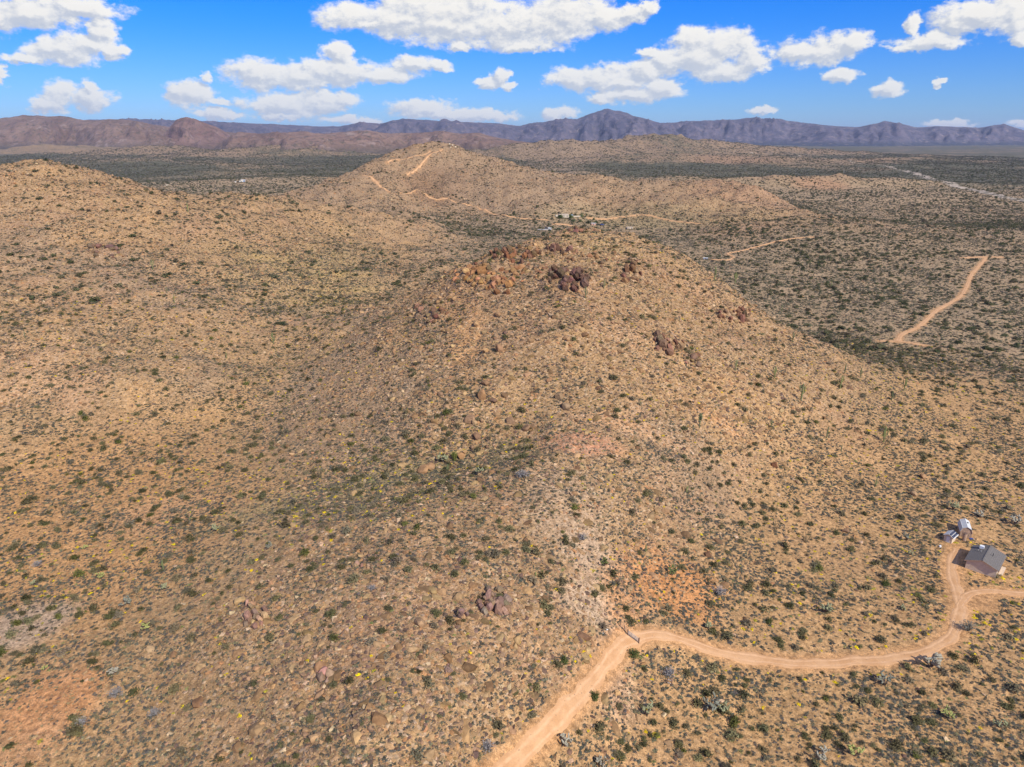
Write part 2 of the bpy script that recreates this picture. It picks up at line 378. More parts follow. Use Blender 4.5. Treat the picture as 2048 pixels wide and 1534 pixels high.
HOUSE = np.array([116.4, 151.2]); YARD = [(HOUSE, 7.5), (np.array(at(1938, 1062)[:2]), 4.0), (np.array(at(1900, 1083)[:2]), 3.0)]
yx, yy, _ = at(1950, 1200); yx2, yy2, _ = at(1908, 1135)
for qx, qy, qr in ((yx, yy, 4.5), (yx2, yy2, 2.8)):
    dd_ = np.hypot(XX - qx, YY - qy) * (1 + .35 * fbm(XX / 3, YY / 3, 2, 91)); rmask = np.maximum(rmask, 1 - sstep(dd_, qr * .6, qr * 1.3))
flat = rmask.copy()
for c_, rad in YARD: flat = np.maximum(flat, .5 * 1 - sstep(np.hypot(XX - c_[0], YY - c_[1]), rad, rad + 4))
micro = (0.22 * fbm(XX / 3.2, YY / 3.2, 3, 61) + 0.09 * fbm(XX / .9, YY / .9, 2, 71)) * (0.5 + hill)
crag = np.clip(ridged(XX / 7, YY / 7, 3, 81), 0, 1) * hill
ledge = np.zeros_like(Hn); ledge_soil = []
def site(px, py, rx, ry):
    cx, cy, _ = at(px, py); r0 = math.hypot(cx, cy); a0, a1 = pix(px - rx, py)[0], pix(px + rx, py)[0]
    xa, ya, _ = at(px, py + ry); xb, yb, _ = at(px, py - ry)
    hl = max(0.5 * (math.log(math.hypot(xb, yb)) - math.log(math.hypot(xa, ya))), 0.012); hl = min(hl, .06)
    d = np.sqrt(((TT - math.atan2(cx, cy)) / (0.5 * (a1 - a0))) ** 2 + ((LL - math.log(r0)) / hl) ** 2) + .5 * fbm(XX / 6, YY / 6, 2, 95)
    return 1 - sstep(d, .75, 1.15)
LEDGES = [(1138,558,46,26,2.4),(1030,510,60,20,2.2),(945,550,52,22,2.0),(1262,545,28,22,1.6),(1475,632,42,18,2.0),(1335,685,34,22,1.5),(862,625,36,20,1.6),(990,1208,36,32,.55),(508,1232,28,26,.5),(1385,720,20,14,1.2),(215,500,46,16,1.8),(1118,500,34,10,1.8),(925,1228,14,12,.7)]
for (px, py, rx, ry, hh) in LEDGES:
    mk_ = site(px, py, rx, ry); cell = vnoise(XX / 3.1 + .4 * fbm(XX / 2, YY / 2, 2, 97), YY / 3.1, 98)
    ledge = np.maximum(ledge, mk_ * hh * (.15 + np.floor(cell * 4) / 4 + .25 * ridged(XX / 2.2, YY / 2.2, 2, 99)))
    ledge_soil.append((mk_ * sstep(cell, .2, .5), 1.7 if hh < 1 else (1.3 if hh < 2.1 else 1.05)))
H = Hn + (micro + 0.5 * crag * sstep(Hn, 12, 30) + ledge) * (1 - flat)
for c_, rad in YARD:
    k = 1 - sstep(np.hypot(XX - c_[0], YY - c_[1]), rad * .8, rad + 3)
    zc = float(bil(TH, LR, Hn, np.array([math.atan2(*c_)]), np.array([math.log(np.hypot(*c_))]))[0])
    H = H * (1 - k) + zc * k
def hz_at(x, y):
    x = np.asarray(x, float); y = np.asarray(y, float)
    return bil(TH, LR, H, np.arctan2(x, y), np.log(np.hypot(x, y) + 1e-9))

# ---- soil colour of the ground, patch by patch, one slope's shade painted in
def patch(px, py, rx, ry, soft=1.0):
    """a patch of ground around the place seen at px,py: 1 inside, fading out"""
    cx, cy, _ = at(px, py)
    a0, a1 = pix(px - rx, py)[0], pix(px + rx, py)[0]
    r0 = math.hypot(cx, cy)
    xa, ya, _ = at(px, min(py + ry, 1530)); xb, yb, _ = at(px, max(py - ry, 262))
    lr0, lr1 = math.log(math.hypot(xa, ya)), math.log(math.hypot(xb, yb))
    hl = max(0.5 * (lr1 - lr0), 0.01); c = math.log(r0); ac = math.atan2(cx, cy)
    wob = 0.25 * fbm(XX / (r0 * .05), YY / (r0 * .05), 3, int(px) % 97)
    d = np.sqrt(((TT - ac) / (0.5 * (a1 - a0))) ** 2 + ((LL - c) / hl) ** 2) + wob
    return 1 - sstep(d, 1 - 0.45 * soft, 1 + 0.35 * soft)
SAND = np.array([.51, .302, .136]); TAN = np.array([.43, .268, .130]); GREY = np.array([.35, .24, .15]); ORANGE = np.array([.60, .295, .125]); PINK = np.array([.455, .262, .145])
PALE = np.array([.55, .395, .26]); OLIVE = np.array([.32, .245, .11]); BROWN = np.array([.27, .16, .09]); YELL = np.array([.46, .33, .125]); PLAIN = np.array([.40, .29, .175])
soil = np.ones(TT.shape + (3,)) * TAN
def blend(mask, col, amt=1.0):
    global soil
    m = (np.clip(mask * amt, 0, 1))[..., None]; soil = soil * (1 - m) + col * m
nz1 = fbm(XX / 60, YY / 60, 4, 101); nz2 = fbm(XX / 22, YY / 22, 3, 111); nz3 = fbm(XX / 9, YY / 9, 3, 121)
blend(sstep(nz1, 0.0, 0.5), GREY, .55); blend(sstep(nz2, 0.1, 0.6), PINK, .5); blend(sstep(-nz2, 0.15, 0.6), SAND, .6)
lowflat = (1 - sstep(Hb, 2, 9)) * (1 - sstep(RR, 300, 420))
blend(lowflat, SAND, .75)
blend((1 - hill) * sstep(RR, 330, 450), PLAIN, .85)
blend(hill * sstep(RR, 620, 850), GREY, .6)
for (px, py, rx, ry, c, amt) in [
  (200,1050,330,180,SAND*[1.02,.93,.85],.8),(110,1400,120,70,ORANGE,.95),(60,1490,110,60,ORANGE*[1,1.08,1.2],.7),(40,1255,130,45,PALE*[.85,.88,.95],.75),(60,740,120,60,ORANGE*[1,1.2,1.5],.45),
  (330,1030,120,40,ORANGE*[1,1.15,1.4],.45),(1160,885,85,24,ORANGE*[1,1.0,1.3],.95),(1200,1215,90,45,PALE,.85),(1340,1175,105,62,ORANGE*[1,.95,.85],.95),(1180,1110,60,60,PALE,.6),(1250,1210,50,80,ORANGE*[1,1.05,1.1],.85),
  (1130,1020,90,90,PALE*[.95,.93,.93],.5),(1230,1385,60,60,PALE*[1,.9,.85],.7),(880,940,220,22,OLIVE,.75),(620,1000,200,22,OLIVE,.5),(600,560,170,60,YELL,.6),(700,500,90,40,OLIVE,.4),
  (1500,850,200,100,SAND,.35),(1230,845,130,20,ORANGE*[1,1.15,1.4],.6),(900,930,120,20,OLIVE,.4),(1430,835,80,16,ORANGE,.4),(930,550,50,25,ORANGE*[1,1.1,1.1],.7),(1140,560,80,40,BROWN*1.5,.5),
  (885,375,75,40,BROWN,.95),(1000,330,120,30,GREY,.5),(1240,420,60,30,BROWN*1.3,.5),(700,430,120,25,TAN,.5),(1170,430,60,14,PALE,.5),(1490,385,110,22,PINK*[1.05,1,1],.45),(1330,432,260,26,OLIVE*1.15,.4),(1010,545,110,40,BROWN*1.9,.35),(1640,370,60,12,PINK,.8),  # first patch: the far hill's brown slope, its shade put into the colour
  (1470,320,90,8,PINK*[1.1,.9,.85],.8),(1740,318,70,6,PINK,.6),(1100,290,90,12,PALE*[.8,.8,.8],.7),(1700,1450,420,120,SAND*[.97,.98,.95],.6),(1950,1200,140,70,SAND*[1.05,1,.95],.8),(1960,1050,90,60,SAND,.6),
  (1820,345,60,14,PALE,.35),(1170,480,90,22,YELL,.4),(620,820,120,60,GREY,.4),(500,560,120,40,BROWN*1.6,.3),(230,540,120,40,GREY*.9,.4)]:
    blend(patch(px, py, rx, ry), c, amt)
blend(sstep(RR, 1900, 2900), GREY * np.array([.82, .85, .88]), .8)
for m_, k_ in ledge_soil: blend(m_, BROWN * k_, .75)
blend(rmask * 0.9, np.array([.565, .31, .14]), 1.0)
soil *= (1 + 0.10 * nz3 + 0.08 * fbm(XX / 3, YY / 3, 2, 131))[..., None]
veg = sstep(RR, 900, 2400) * (0.74 + 0.35 * fbm(XX / 300, YY / 300, 4, 141)) * (1 - hill * .6)
for (px, py, rx, ry, amt) in [(1640,366,70,12,.5),(1470,320,110,8,.35),(1250,290,90,8,.2),(1100,290,90,12,.35),(1740,318,80,6,.35),(1490,385,120,22,.4)]:
    veg = veg * (1 - amt * patch(px, py, rx, ry))
stony = np.clip(0.15 + 0.85 * hill, 0, 1) * (1 - flat) * (1 - sstep(RR, 900, 1500) * .6)

def haze_free(): pass
M = {}
def mat(name):
    m = bpy.data.materials.new(name); m.use_nodes = True; t = NT(m.node_tree)
    b = t.n['Principled BSDF']; b.inputs['Roughness'].default_value = 0.9
    if 'Specular IOR Level' in b.inputs: b.inputs['Specular IOR Level'].default_value = 0.15
    M[name] = m; return m, t, b
# ground
m, t, b = mat('desert_ground')
geo = t.new('ShaderNodeNewGeometry'); pos = geo.outputs['Position']
sa = t.new('ShaderNodeAttribute', attribute_name='soil'); va = t.new('ShaderNodeAttribute', attribute_name='veg'); st = t.new('ShaderNodeAttribute', attribute_name='stony')
n1 = t.noise(pos, .9, 6, .65); n2 = t.noise(pos, 4.5, 3, .6); n3 = t.noise(pos, .12, 5, .6)
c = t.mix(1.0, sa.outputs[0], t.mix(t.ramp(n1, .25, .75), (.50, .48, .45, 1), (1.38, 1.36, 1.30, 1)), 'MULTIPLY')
c = t.mix(1.0, c, t.mix(t.ramp(n2, .3, .7), (.70, .69, .68, 1), (1.26, 1.26, 1.26, 1)), 'MULTIPLY')
vor = t.new('ShaderNodeTexVoronoi'); t.link(t.vmath('ADD', pos, t.vmath('MULTIPLY', t.noise(pos, 2.0, 2, .5, 'Color'), (.5, .5, .5))), vor.inputs['Vector']); vor.inputs['Scale'].default_value = 1.15
sv = t.new('ShaderNodeSeparateColor'); t.link(vor.outputs['Color'], sv.inputs[0])
gap = t.ramp(vor.outputs['Distance'], .62, .30)
stone = t.mix(sv.outputs[0], (.28, .18, .11, 1), (.64, .45, .28, 1))
sel = t.math('MULTIPLY', t.math('MULTIPLY', t.ramp(sv.outputs[1], .45, .6), gap), t.math('MULTIPLY', st.outputs['Fac'], .75))
c = t.mix(sel, c, stone)
# small dry litter and twigs
lit_n = t.noise(pos, 1.7, 4, .7)
c = t.mix(t.math('MULTIPLY', t.ramp(lit_n, .53, .68), t.math('MULTIPLY_ADD', st.outputs['Fac'], .25, .55)), c, (.17, .135, .09, 1))
# distant scrub, too far away to pick out plant by plant
nf = t.math('ADD', t.math('MULTIPLY', t.noise(pos, .10, 4, .75), .62), t.math('MULTIPLY', t.noise(pos, .012, 5, .7), .40)); nf2 = t.noise(pos, .02, 3, .6)
scrub = t.ramp(t.math('ADD', nf, t.math('MULTIPLY_ADD', va.outputs['Fac'], .46, -.27)), .44, .58)
scol = t.mix(nf2, (.082, .080, .048, 1), (.145, .13, .08, 1))
c = t.mix(t.math('MULTIPLY', scrub, t.ramp(va.outputs['Fac'], 0.02, .3)), c, scol)
t.link(c, b.inputs['Base Color'])
bmp = t.new('ShaderNodeBump'); bmp.inputs['Strength'].default_value = 1.0; bmp.inputs['Distance'].default_value = .35
hgt = t.math('ADD', t.math('MULTIPLY', n1, .7), t.math('MULTIPLY', sel, .22))
t.link(hgt, bmp.inputs['Height']); t.link(bmp.outputs[0], b.inputs['Normal'])
# build terrain mesh
nT, nL = H.shape
idx = np.arange(nT * nL).reshape(nT, nL)
q = np.stack([idx[:-1, :-1], idx[1:, :-1], idx[1:, 1:], idx[:-1, 1:]], -1).reshape(-1, 4)[:, ::-1]
V = np.stack([XX, YY, H - (RR / 40000.0) ** 2 * 30], -1).reshape(-1, 3)
me = np_mesh('desert_terrain', V, q, [m], smooth=True)
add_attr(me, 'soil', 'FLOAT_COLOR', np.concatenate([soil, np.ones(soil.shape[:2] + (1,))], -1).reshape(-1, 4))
add_attr(me, 'veg', 'FLOAT', veg.reshape(-1)); add_attr(me, 'stony', 'FLOAT', stony.reshape(-1))
terrain = tag(link('desert_ground', me), kind='structure')
# floor directly under the viewpoint
ring = [(20.5 * math.sin(a), 20.5 * math.cos(a)) for a in np.linspace(0, 2 * math.pi, 48, endpoint=False)]
vs = [(x, y, float(hz_at(x, y)) + .02) for x, y in ring] + [(0, 0, float(np.mean(H[:, 0])))]
me = bpy.data.meshes.new('desert_ground_centre'); me.from_pydata(vs, [], [(48, (i + 1) % 48, i) for i in range(48)]); me.materials.append(m)
add_attr(me, 'soil', 'FLOAT_COLOR', np.tile([.56, .385, .25, 1], (49, 1)))
tag(link('desert_ground', me), kind='structure')

# ---- roads
m, t, b = mat('track_dirt')
geo = t.new('ShaderNodeNewGeometry'); pos = geo.outputs['Position']
ac = t.new('ShaderNodeAttribute', attribute_name='across')
c = t.mix(t.ramp(t.noise(pos, .35, 4, .6), .35, .65), (.57, .31, .14, 1), (.66, .385, .19, 1))
c = t.mix(t.math('MULTIPLY', t.ramp(t.noise(pos, 3.5, 4, .65), .35, .7), .35), c, (.44, .25, .14, 1))
rut = t.ramp(t.math('ABSOLUTE', t.math('SUBTRACT', t.math('ABSOLUTE', ac.outputs['Fac']), .45)), .22, .04)
c = t.mix(t.math('MULTIPLY', rut, t.ramp(t.noise(pos, .8, 3, .5), .35, .65, .25, .75)), c, (.72, .44, .24, 1))
vor = t.new('ShaderNodeTexVoronoi'); t.link(pos, vor.inputs['Vector']); vor.inputs['Scale'].default_value = .9
c = t.mix(t.ramp(vor.outputs['Distance'], .10, .05), c, (.22, .15, .10, 1))
t.link(c, b.inputs['Base Color'])
bmp = t.new('ShaderNodeBump'); bmp.inputs['Strength'].default_value = .7; bmp.inputs['Distance'].default_value = .12
t.link(t.noise(pos, 2.2, 4, .65), bmp.inputs['Height']); t.link(bmp.outputs[0], b.inputs['Normal'])
def strip(name, ln, wd, matl, lift=0.06, label=None, jag=0.55):
    k = 9; tang = np.gradient(ln, axis=0); tang /= np.linalg.norm(tang, axis=1)[:, None]
    nrm = np.c_[-tang[:, 1], tang[:, 0]]
    s = np.cumsum(np.r_[0, np.linalg.norm(np.diff(ln, axis=0), axis=1)])
    wl = wd / 2 * (1 + jag * fbm(s / 3.5, s * 0 + 3, 3, 5)); wr = wd / 2 * (1 + jag * fbm(s / 3.5, s * 0 + 9, 3, 6))
    V = []; AC = []
    for j in range(k):
        f = -1 + 2 * j / (k - 1)
        p = ln + nrm * (f * np.where(f < 0, wl, wr))[:, None]
        z = hz_at(p[:, 0], p[:, 1]) + lift * (1.0 if abs(f) < .99 else -.5) - (.05 if 0.2 < abs(f) < .7 else 0)
        V.append(np.c_[p, z]); AC.append(np.full(len(ln), f))
    V = np.stack(V, 1); n = len(ln); ii = np.arange(n * k).reshape(n, k)
    q = np.stack([ii[:-1, :-1], ii[1:, :-1], ii[1:, 1:], ii[:-1, 1:]], -1).reshape(-1, 4)
    me = np_mesh(name, V.reshape(-1, 3), q, [matl], True); add_attr(me, 'across', 'FLOAT', np.stack(AC, 1).reshape(-1))
    o = tag(link(name, me), kind='structure', label=label)
    return o
for i, (ln, (pl, wd, lab)) in enumerate(zip(road_lines, ROADS)):
    strip('dirt_track', ln, wd, m, lift=.09 + .012 * i if i < 5 else .35, label=lab)
# dry wash far out on the plain
m, t, b = mat('wash_sand')
geo = t.new('ShaderNodeNewGeometry'); pos = geo.outputs['Position']
c = t.mix(t.ramp(t.noise(pos, .05, 5, .65), .42, .58), (.20, .17, .12, 1), (.50, .40, .30, 1)); t.link(c, b.inputs['Base Color'])
for pl, wd in (([(1775,332),(1800,340),(1850,352),(1900,365),(1950,380),(2000,392),(2100,412)], 26.0), ([(1500,305),(1600,312),(1700,322),(1775,332)], 14.0)):
    strip('dry_wash', catmull([at(*p) for p in pl], 12), wd, m, lift=.6, jag=.9)

# ------------------------------------------------------------------ mountains
def range_mat(name, c0, c1, c2):
    m, t, b = mat(name)
    geo = t.new('ShaderNodeNewGeometry'); pos = geo.outputs['Position']
    sp = t.new('ShaderNodeSeparateXYZ'); t.link(pos, sp.inputs[0])
    n = t.noise(pos, .004, 6, .65); nn = t.noise(pos, .02, 5, .7)
    c = t.mix(t.ramp(n, .35, .65), c0, c1)
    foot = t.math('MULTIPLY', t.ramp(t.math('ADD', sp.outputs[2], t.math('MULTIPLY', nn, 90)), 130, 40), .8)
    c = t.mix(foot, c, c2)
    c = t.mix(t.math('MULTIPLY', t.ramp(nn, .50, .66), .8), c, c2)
    c = t.mix(t.math('MULTIPLY', t.ramp(t.noise(pos, .009, 5, .65), .56, .68), .6), c, (.36, .27, .23, 1))  # sunlit pink patches against dark folds, painted into the rock colour
    t.link(c, b.inputs['Base Color'])
    bmp = t.new('ShaderNodeBump'); bmp.inputs['Strength'].default_value = 1; bmp.inputs['Distance'].default_value = 40
    t.link(t.noise(pos, .012, 6, .6), bmp.inputs['Height']); t.link(bmp.outputs[0], b.inputs['Normal'])
    return m
def mountains(name, crest, depth, spread, matl, label, base=-25, rough=1.0, seed=0, gs=1.0):
    az_ = np.array([pix(p[0], p[1])[0] for p in crest]); sl = np.array([-pix(p[0], p[1])[1] for p in crest])
    rc = np.array([depth * math.hypot((p[0]-1024)/FPX, CP - (p[1]-767)/FPX*SP) for p in crest])
    th = np.arange(az_[0], az_[-1], .0022); nr = 90
    ss = np.interp(th, az_, sl); r0 = np.interp(th, az_, rc) * (1 + .035 * np.sin(th * 23 + seed))
    hc = CAMZ + ss * r0
    ends = sstep(th, th[0], th[0] + .06) * (1 - sstep(th, th[-1] - .06, th[-1]))
    hc = base - 5 + (hc - base + 5) * ends
    tt = np.linspace(-1, 1, nr)
    rr = r0[:, None] + tt[None, :] * spread
    x = rr * np.sin(th)[:, None]; y = rr * np.cos(th)[:, None]
    prof = np.clip(1 - np.abs(tt), 0, 1)[None, :]
    g = ridged(x / (620 * gs), y / (620 * gs), 5, 200 + seed)
    g2 = fbm(x / (1500 * gs), y / (1500 * gs), 3, 230 + seed)
    sw = fbm(x / (900 * gs), y / (900 * gs), 2, 260 + seed) * 250
    spur = ridged((th[:, None] * r0[:, None] + sw) / (520 * gs), rr / (3800 * gs) + 0 * x, 4, 270 + seed)
    spur2 = ridged((th[:, None] * r0[:, None] + sw * .5) / (150 * gs), rr / (900 * gs) + 0 * x, 3, 280 + seed)
    p = prof ** 1.35
    amp = (hc - base)[:, None]
    edge = prof * (1 - prof) * 4 * sstep(prof, .04, .45) * (1 - .5 * sstep(prof, .8, 1.0))
    z = base + amp * (p * .92 + .08 * prof ** 3 + edge * rough * (.36 * spur + .13 * spur2 + .12 * g + .10 * g2))
    ftop = 1 - .03 * (1 - vnoise(th * 120, th * 0, seed)) - .02 * (1 - vnoise(th * 340, th * 0, seed + 3))  # small teeth on the crest
    z = z * np.where(prof > .9, ftop[:, None], 1)
    n, k = x.shape; ii = np.arange(n * k).reshape(n, k)
    q = np.stack([ii[:-1, :-1], ii[1:, :-1], ii[1:, 1:], ii[:-1, 1:]], -1).reshape(-1, 4)[:, ::-1]
    me = np_mesh(name, np.stack([x, y, z], -1).reshape(-1, 3), q, [matl], True)
    return tag(link(name, me), kind='structure', label=label)
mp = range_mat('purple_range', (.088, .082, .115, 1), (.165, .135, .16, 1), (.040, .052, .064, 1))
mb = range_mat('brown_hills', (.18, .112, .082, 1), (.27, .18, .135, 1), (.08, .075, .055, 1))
crF = [(-900,262),(-500,245),(-200,250),(60,240),(250,236),(410,240),(500,245),(580,248),(640,252),(680,251),(720,243),(760,246),(785,239),(805,235),(850,238),(900,241),(950,243),(990,244),(1040,250),(1060,245),(1090,242),(1120,236),(1155,236),(1180,225),(1215,214),(1250,223),(1290,236),(1320,245),(1350,244),(1385,240),(1430,238),(1475,237),(1495,234),(1540,236),(1580,240),(1600,243),(1650,249),(1720,253),(1745,247),(1770,240),(1800,245),(1830,253),(1870,251),(1900,252),(1960,254),(1985,250),(2010,247),(2048,260),(2100,258),(2300,240),(2600,250),(2900,262)]
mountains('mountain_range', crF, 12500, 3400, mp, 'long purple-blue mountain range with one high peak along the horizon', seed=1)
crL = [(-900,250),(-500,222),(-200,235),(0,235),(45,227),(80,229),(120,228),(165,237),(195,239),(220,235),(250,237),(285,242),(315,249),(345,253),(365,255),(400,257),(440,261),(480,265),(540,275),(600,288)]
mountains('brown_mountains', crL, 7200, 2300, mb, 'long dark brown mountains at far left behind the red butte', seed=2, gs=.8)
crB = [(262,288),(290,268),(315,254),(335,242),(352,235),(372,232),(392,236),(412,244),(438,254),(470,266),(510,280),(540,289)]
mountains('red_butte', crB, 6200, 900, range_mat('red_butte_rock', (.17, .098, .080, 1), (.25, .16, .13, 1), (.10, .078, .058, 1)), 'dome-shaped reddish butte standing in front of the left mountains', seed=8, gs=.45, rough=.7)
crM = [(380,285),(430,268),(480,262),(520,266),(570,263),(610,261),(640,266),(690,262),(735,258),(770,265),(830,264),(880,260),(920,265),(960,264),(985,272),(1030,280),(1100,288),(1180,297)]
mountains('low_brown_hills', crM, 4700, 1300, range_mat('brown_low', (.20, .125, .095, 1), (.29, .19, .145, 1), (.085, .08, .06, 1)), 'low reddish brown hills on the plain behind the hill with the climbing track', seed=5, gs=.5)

# ------------------------------------------------------------------ air
hm = bpy.data.materials.new('thin_haze'); hm.use_nodes = True; t = NT(hm.node_tree); t.n.clear()
ho = t.new('ShaderNodeOutputMaterial'); pv = t.new('ShaderNodeVolumePrincipled')
pv.inputs['Color'].default_value = (.60, .72, 1.0, 1); pv.inputs['Density'].default_value = 2.2e-5; pv.inputs['Anisotropy'].default_value = 0.0
t.link(pv.outputs[0], ho.inputs['Volume'])
hb = MB(); hb.box((0, 0, (700 - 130) / 2), (120000, 120000, 830)); hzo = hb.build('haze', hm); tag(hzo, kind='stuff')
#SPLIT
# ------------------------------------------------------------------ plants and stones: materials
def tinted(name, rough=.9, rnd=.25, nscale=3.0, spec=.1):
    """colour comes from each plant's or stone's own colour value 'col'"""
    m, t, b = mat(name); b.inputs['Roughness'].default_value = rough; b.inputs['Specular IOR Level'].default_value = spec
    a = t.new('ShaderNodeAttribute', attribute_name='col', attribute_type='INSTANCER')
    tc_ = t.new('ShaderNodeTexCoord')
    n = t.noise(tc_.outputs['Object'], nscale, 3, .6)
    lo, hi = 1 - rnd, 1 + rnd
    c = t.mix(1.0, a.outputs[0], t.mix(t.ramp(n, .3, .7), (lo, lo, lo, 1), (hi, hi, hi * .97, 1)), 'MULTIPLY')
    t.link(c, b.inputs['Base Color'])
    return m
m_leaf = tinted('leaf', .75, .3, 2.5)
m_stone = tinted('stone', .92, .22, 2.2)
m_wood = tinted('dry_wood', .9, .2, 4)
m_skin = tinted('cactus_skin', .7, .15, 5)
# ---- plant shapes, made once at a height or width of about 1
def leafy(n, seed, w=0.5, h=0.5, leaf=.16, up=.3, hollow=.55, base=.0):
    """a bush of many small leaf faces through the volume of its dome"""
    r = random.Random(seed); V = []; F = []
    lobes = [(r.uniform(-.22, .22) * w * 2, r.uniform(-.22, .22) * w * 2, r.uniform(.75, 1.1)) for _ in range(4)]
    for i in range(n):
        lx, ly, ls = lobes[i % 4]
        a = r.uniform(0, 2 * math.pi); e = math.asin(r.random() ** .8); d = (hollow + (1 - hollow) * r.random()) * ls * .8
        p = Vector((lx + math.cos(a) * math.cos(e) * w * d, ly + math.sin(a) * math.cos(e) * w * d, base + math.sin(e) * h * d))
        nrm = (Vector((math.cos(a) * math.cos(e), math.sin(a) * math.cos(e), math.sin(e) + up)) + Vector([r.uniform(-.7, .7) for _ in range(3)])).normalized()
        u = nrm.orthogonal().normalized(); v = nrm.cross(u); q = r.uniform(0, 6.28)
        u, v = u * math.cos(q) + v * math.sin(q), v * math.cos(q) - u * math.sin(q)
        s = leaf * r.uniform(.6, 1.3); b = len(V)
        V += [p - u * s * .6, p + u * s * .6 + v * s * .2, p + v * s * 1.1, ]; F.append((b, b + 1, b + 2))
    return V, F
def wispy(n, seed, w=.5, h=.8, thick=.02, tip=.10):
    """upright open shrub: fine stems fanning out from the root with leaf faces towards their tips"""
    r = random.Random(seed); V = []; F = []
    for i in range(n):
        a = r.uniform(0, 6.28); sp = r.random() ** .6; hh = h * r.uniform(.6, 1) * (1 - .45 * sp * sp)
        e = Vector((math.cos(a) * sp * w, math.sin(a) * sp * w, hh)); m_ = Vector((e.x * .4, e.y * .4, hh * .55))
        t_ = Vector((-math.sin(a), math.cos(a), 0)) * thick; b = len(V)
        V += [-t_, t_, m_ + t_ * .7, m_ - t_ * .7, e]; F += [(b, b + 1, b + 2, b + 3), (b + 3, b + 2, b + 4)]
        for k in range(3):
            f = r.uniform(.45, 1.05); p = m_.lerp(e, (f - .45) * 1.8) + Vector([r.uniform(-.05, .05) for _ in range(3)])
            u = Vector([r.uniform(-1, 1) for _ in range(3)]).normalized(); v = u.orthogonal().normalized(); s = tip * r.uniform(.6, 1.3); b = len(V)
            V += [p - v * s * .5, p + v * s * .5, p + u * s]; F.append((b, b + 1, b + 2))
    return V, F
def mk(name, vf, matl, smooth=False):
    me = bpy.data.meshes.new(name); me.from_pydata([tuple(v) for v in vf[0]], [], vf[1]); me.update(); me.materials.append(matl)
    if smooth: me.polygons.foreach_set('use_smooth', [True] * len(me.polygons))
    return me
import bmesh
def rock(seed, sub=2, flat_=.7, cuts=14, rough=.10):
    """an angular stone: a ball cut by random planes"""
    r = random.Random(seed); bm = bmesh.new(); bmesh.ops.create_icosphere(bm, subdivisions=sub, radius=.62)
    pl = []
    for i in range(cuts):
        n = Vector((r.gauss(0, 1), r.gauss(0, 1), r.gauss(0, .8))).normalized(); pl.append((n, r.uniform(.24, .44)))
    for v in bm.verts:
        for n, d in pl:
            k = v.co.dot(n)
            if k > d: v.co -= n * (k - d) * .92
        v.co += Vector([r.uniform(-1, 1) for _ in range(3)]) * rough * .25
        v.co.z *= flat_
    me = bpy.data.meshes.new('stone_shape'); bm.to_mesh(me); bm.free(); me.materials.append(m_stone)
    return me
bursage = [mk('grey_shrub', leafy(46, 10 + i, .5, .42, .20), m_leaf) for i in range(4)]
creos = [mk('creosote_bush', (lambda a, b: (a[0] + b[0], a[1] + [tuple(x + len(a[0]) for x in f) for f in b[1]]))(wispy(34, 20 + i, .5, .75, .012, .10), leafy(90, 30 + i, .46, .62, .12, hollow=.45, base=.1)), m_leaf) for i in range(4)]
britt = [mk('brittlebush', leafy(44, 40 + i, .5, .45, .20, up=.8), m_leaf) for i in range(3)]
bigtree = [mk('desert_tree', leafy(150, 50 + i, .5, .72, .15, hollow=.35, base=.12), m_leaf) for i in range(5)]
scrub_s = [mk('plain_scrub', leafy(60, 60 + i, .5, .6, .22, hollow=.4), m_leaf) for i in range(4)]
tuft = [mk('dry_grass', wispy(16, 70 + i, .5, .7, .03, .12), m_leaf) for i in range(3)]
stones = [rock(80 + i, 1, .62, 6, .12) for i in range(6)]
boulders = [rock(100 + i, 2, r_, 8, .05) for i, r_ in enumerate([.75, .8, .62, .9, .7, .85])]
roundb = [rock(120 + i, 3, .8, 5, .03) for i in range(3)]
def slab(seed):
    r = random.Random(seed); bm = bmesh.new(); bmesh.ops.create_cube(bm, size=1.0)
    bmesh.ops.bevel(bm, geom=bm.edges[:], offset=.13, segments=1, affect='EDGES')
    bmesh.ops.subdivide_edges(bm, edges=[e for e in bm.edges if e.calc_length() > .5], cuts=1)
    for v in bm.verts:
        k = 1 - .35 * (v.co.z + .5)
        v.co.x = v.co.x * k + r.uniform(-.05, .05); v.co.y = v.co.y * (k * .9 + .1) + r.uniform(-.05, .05); v.co.z += r.uniform(-.06, .06)
    bmesh.ops.triangulate(bm, faces=bm.faces[:])
    me = bpy.data.meshes.new('slab_shape'); bm.to_mesh(me); bm.free(); me.materials.append(m_stone); return me
slabs = [slab(140 + i) for i in range(6)]

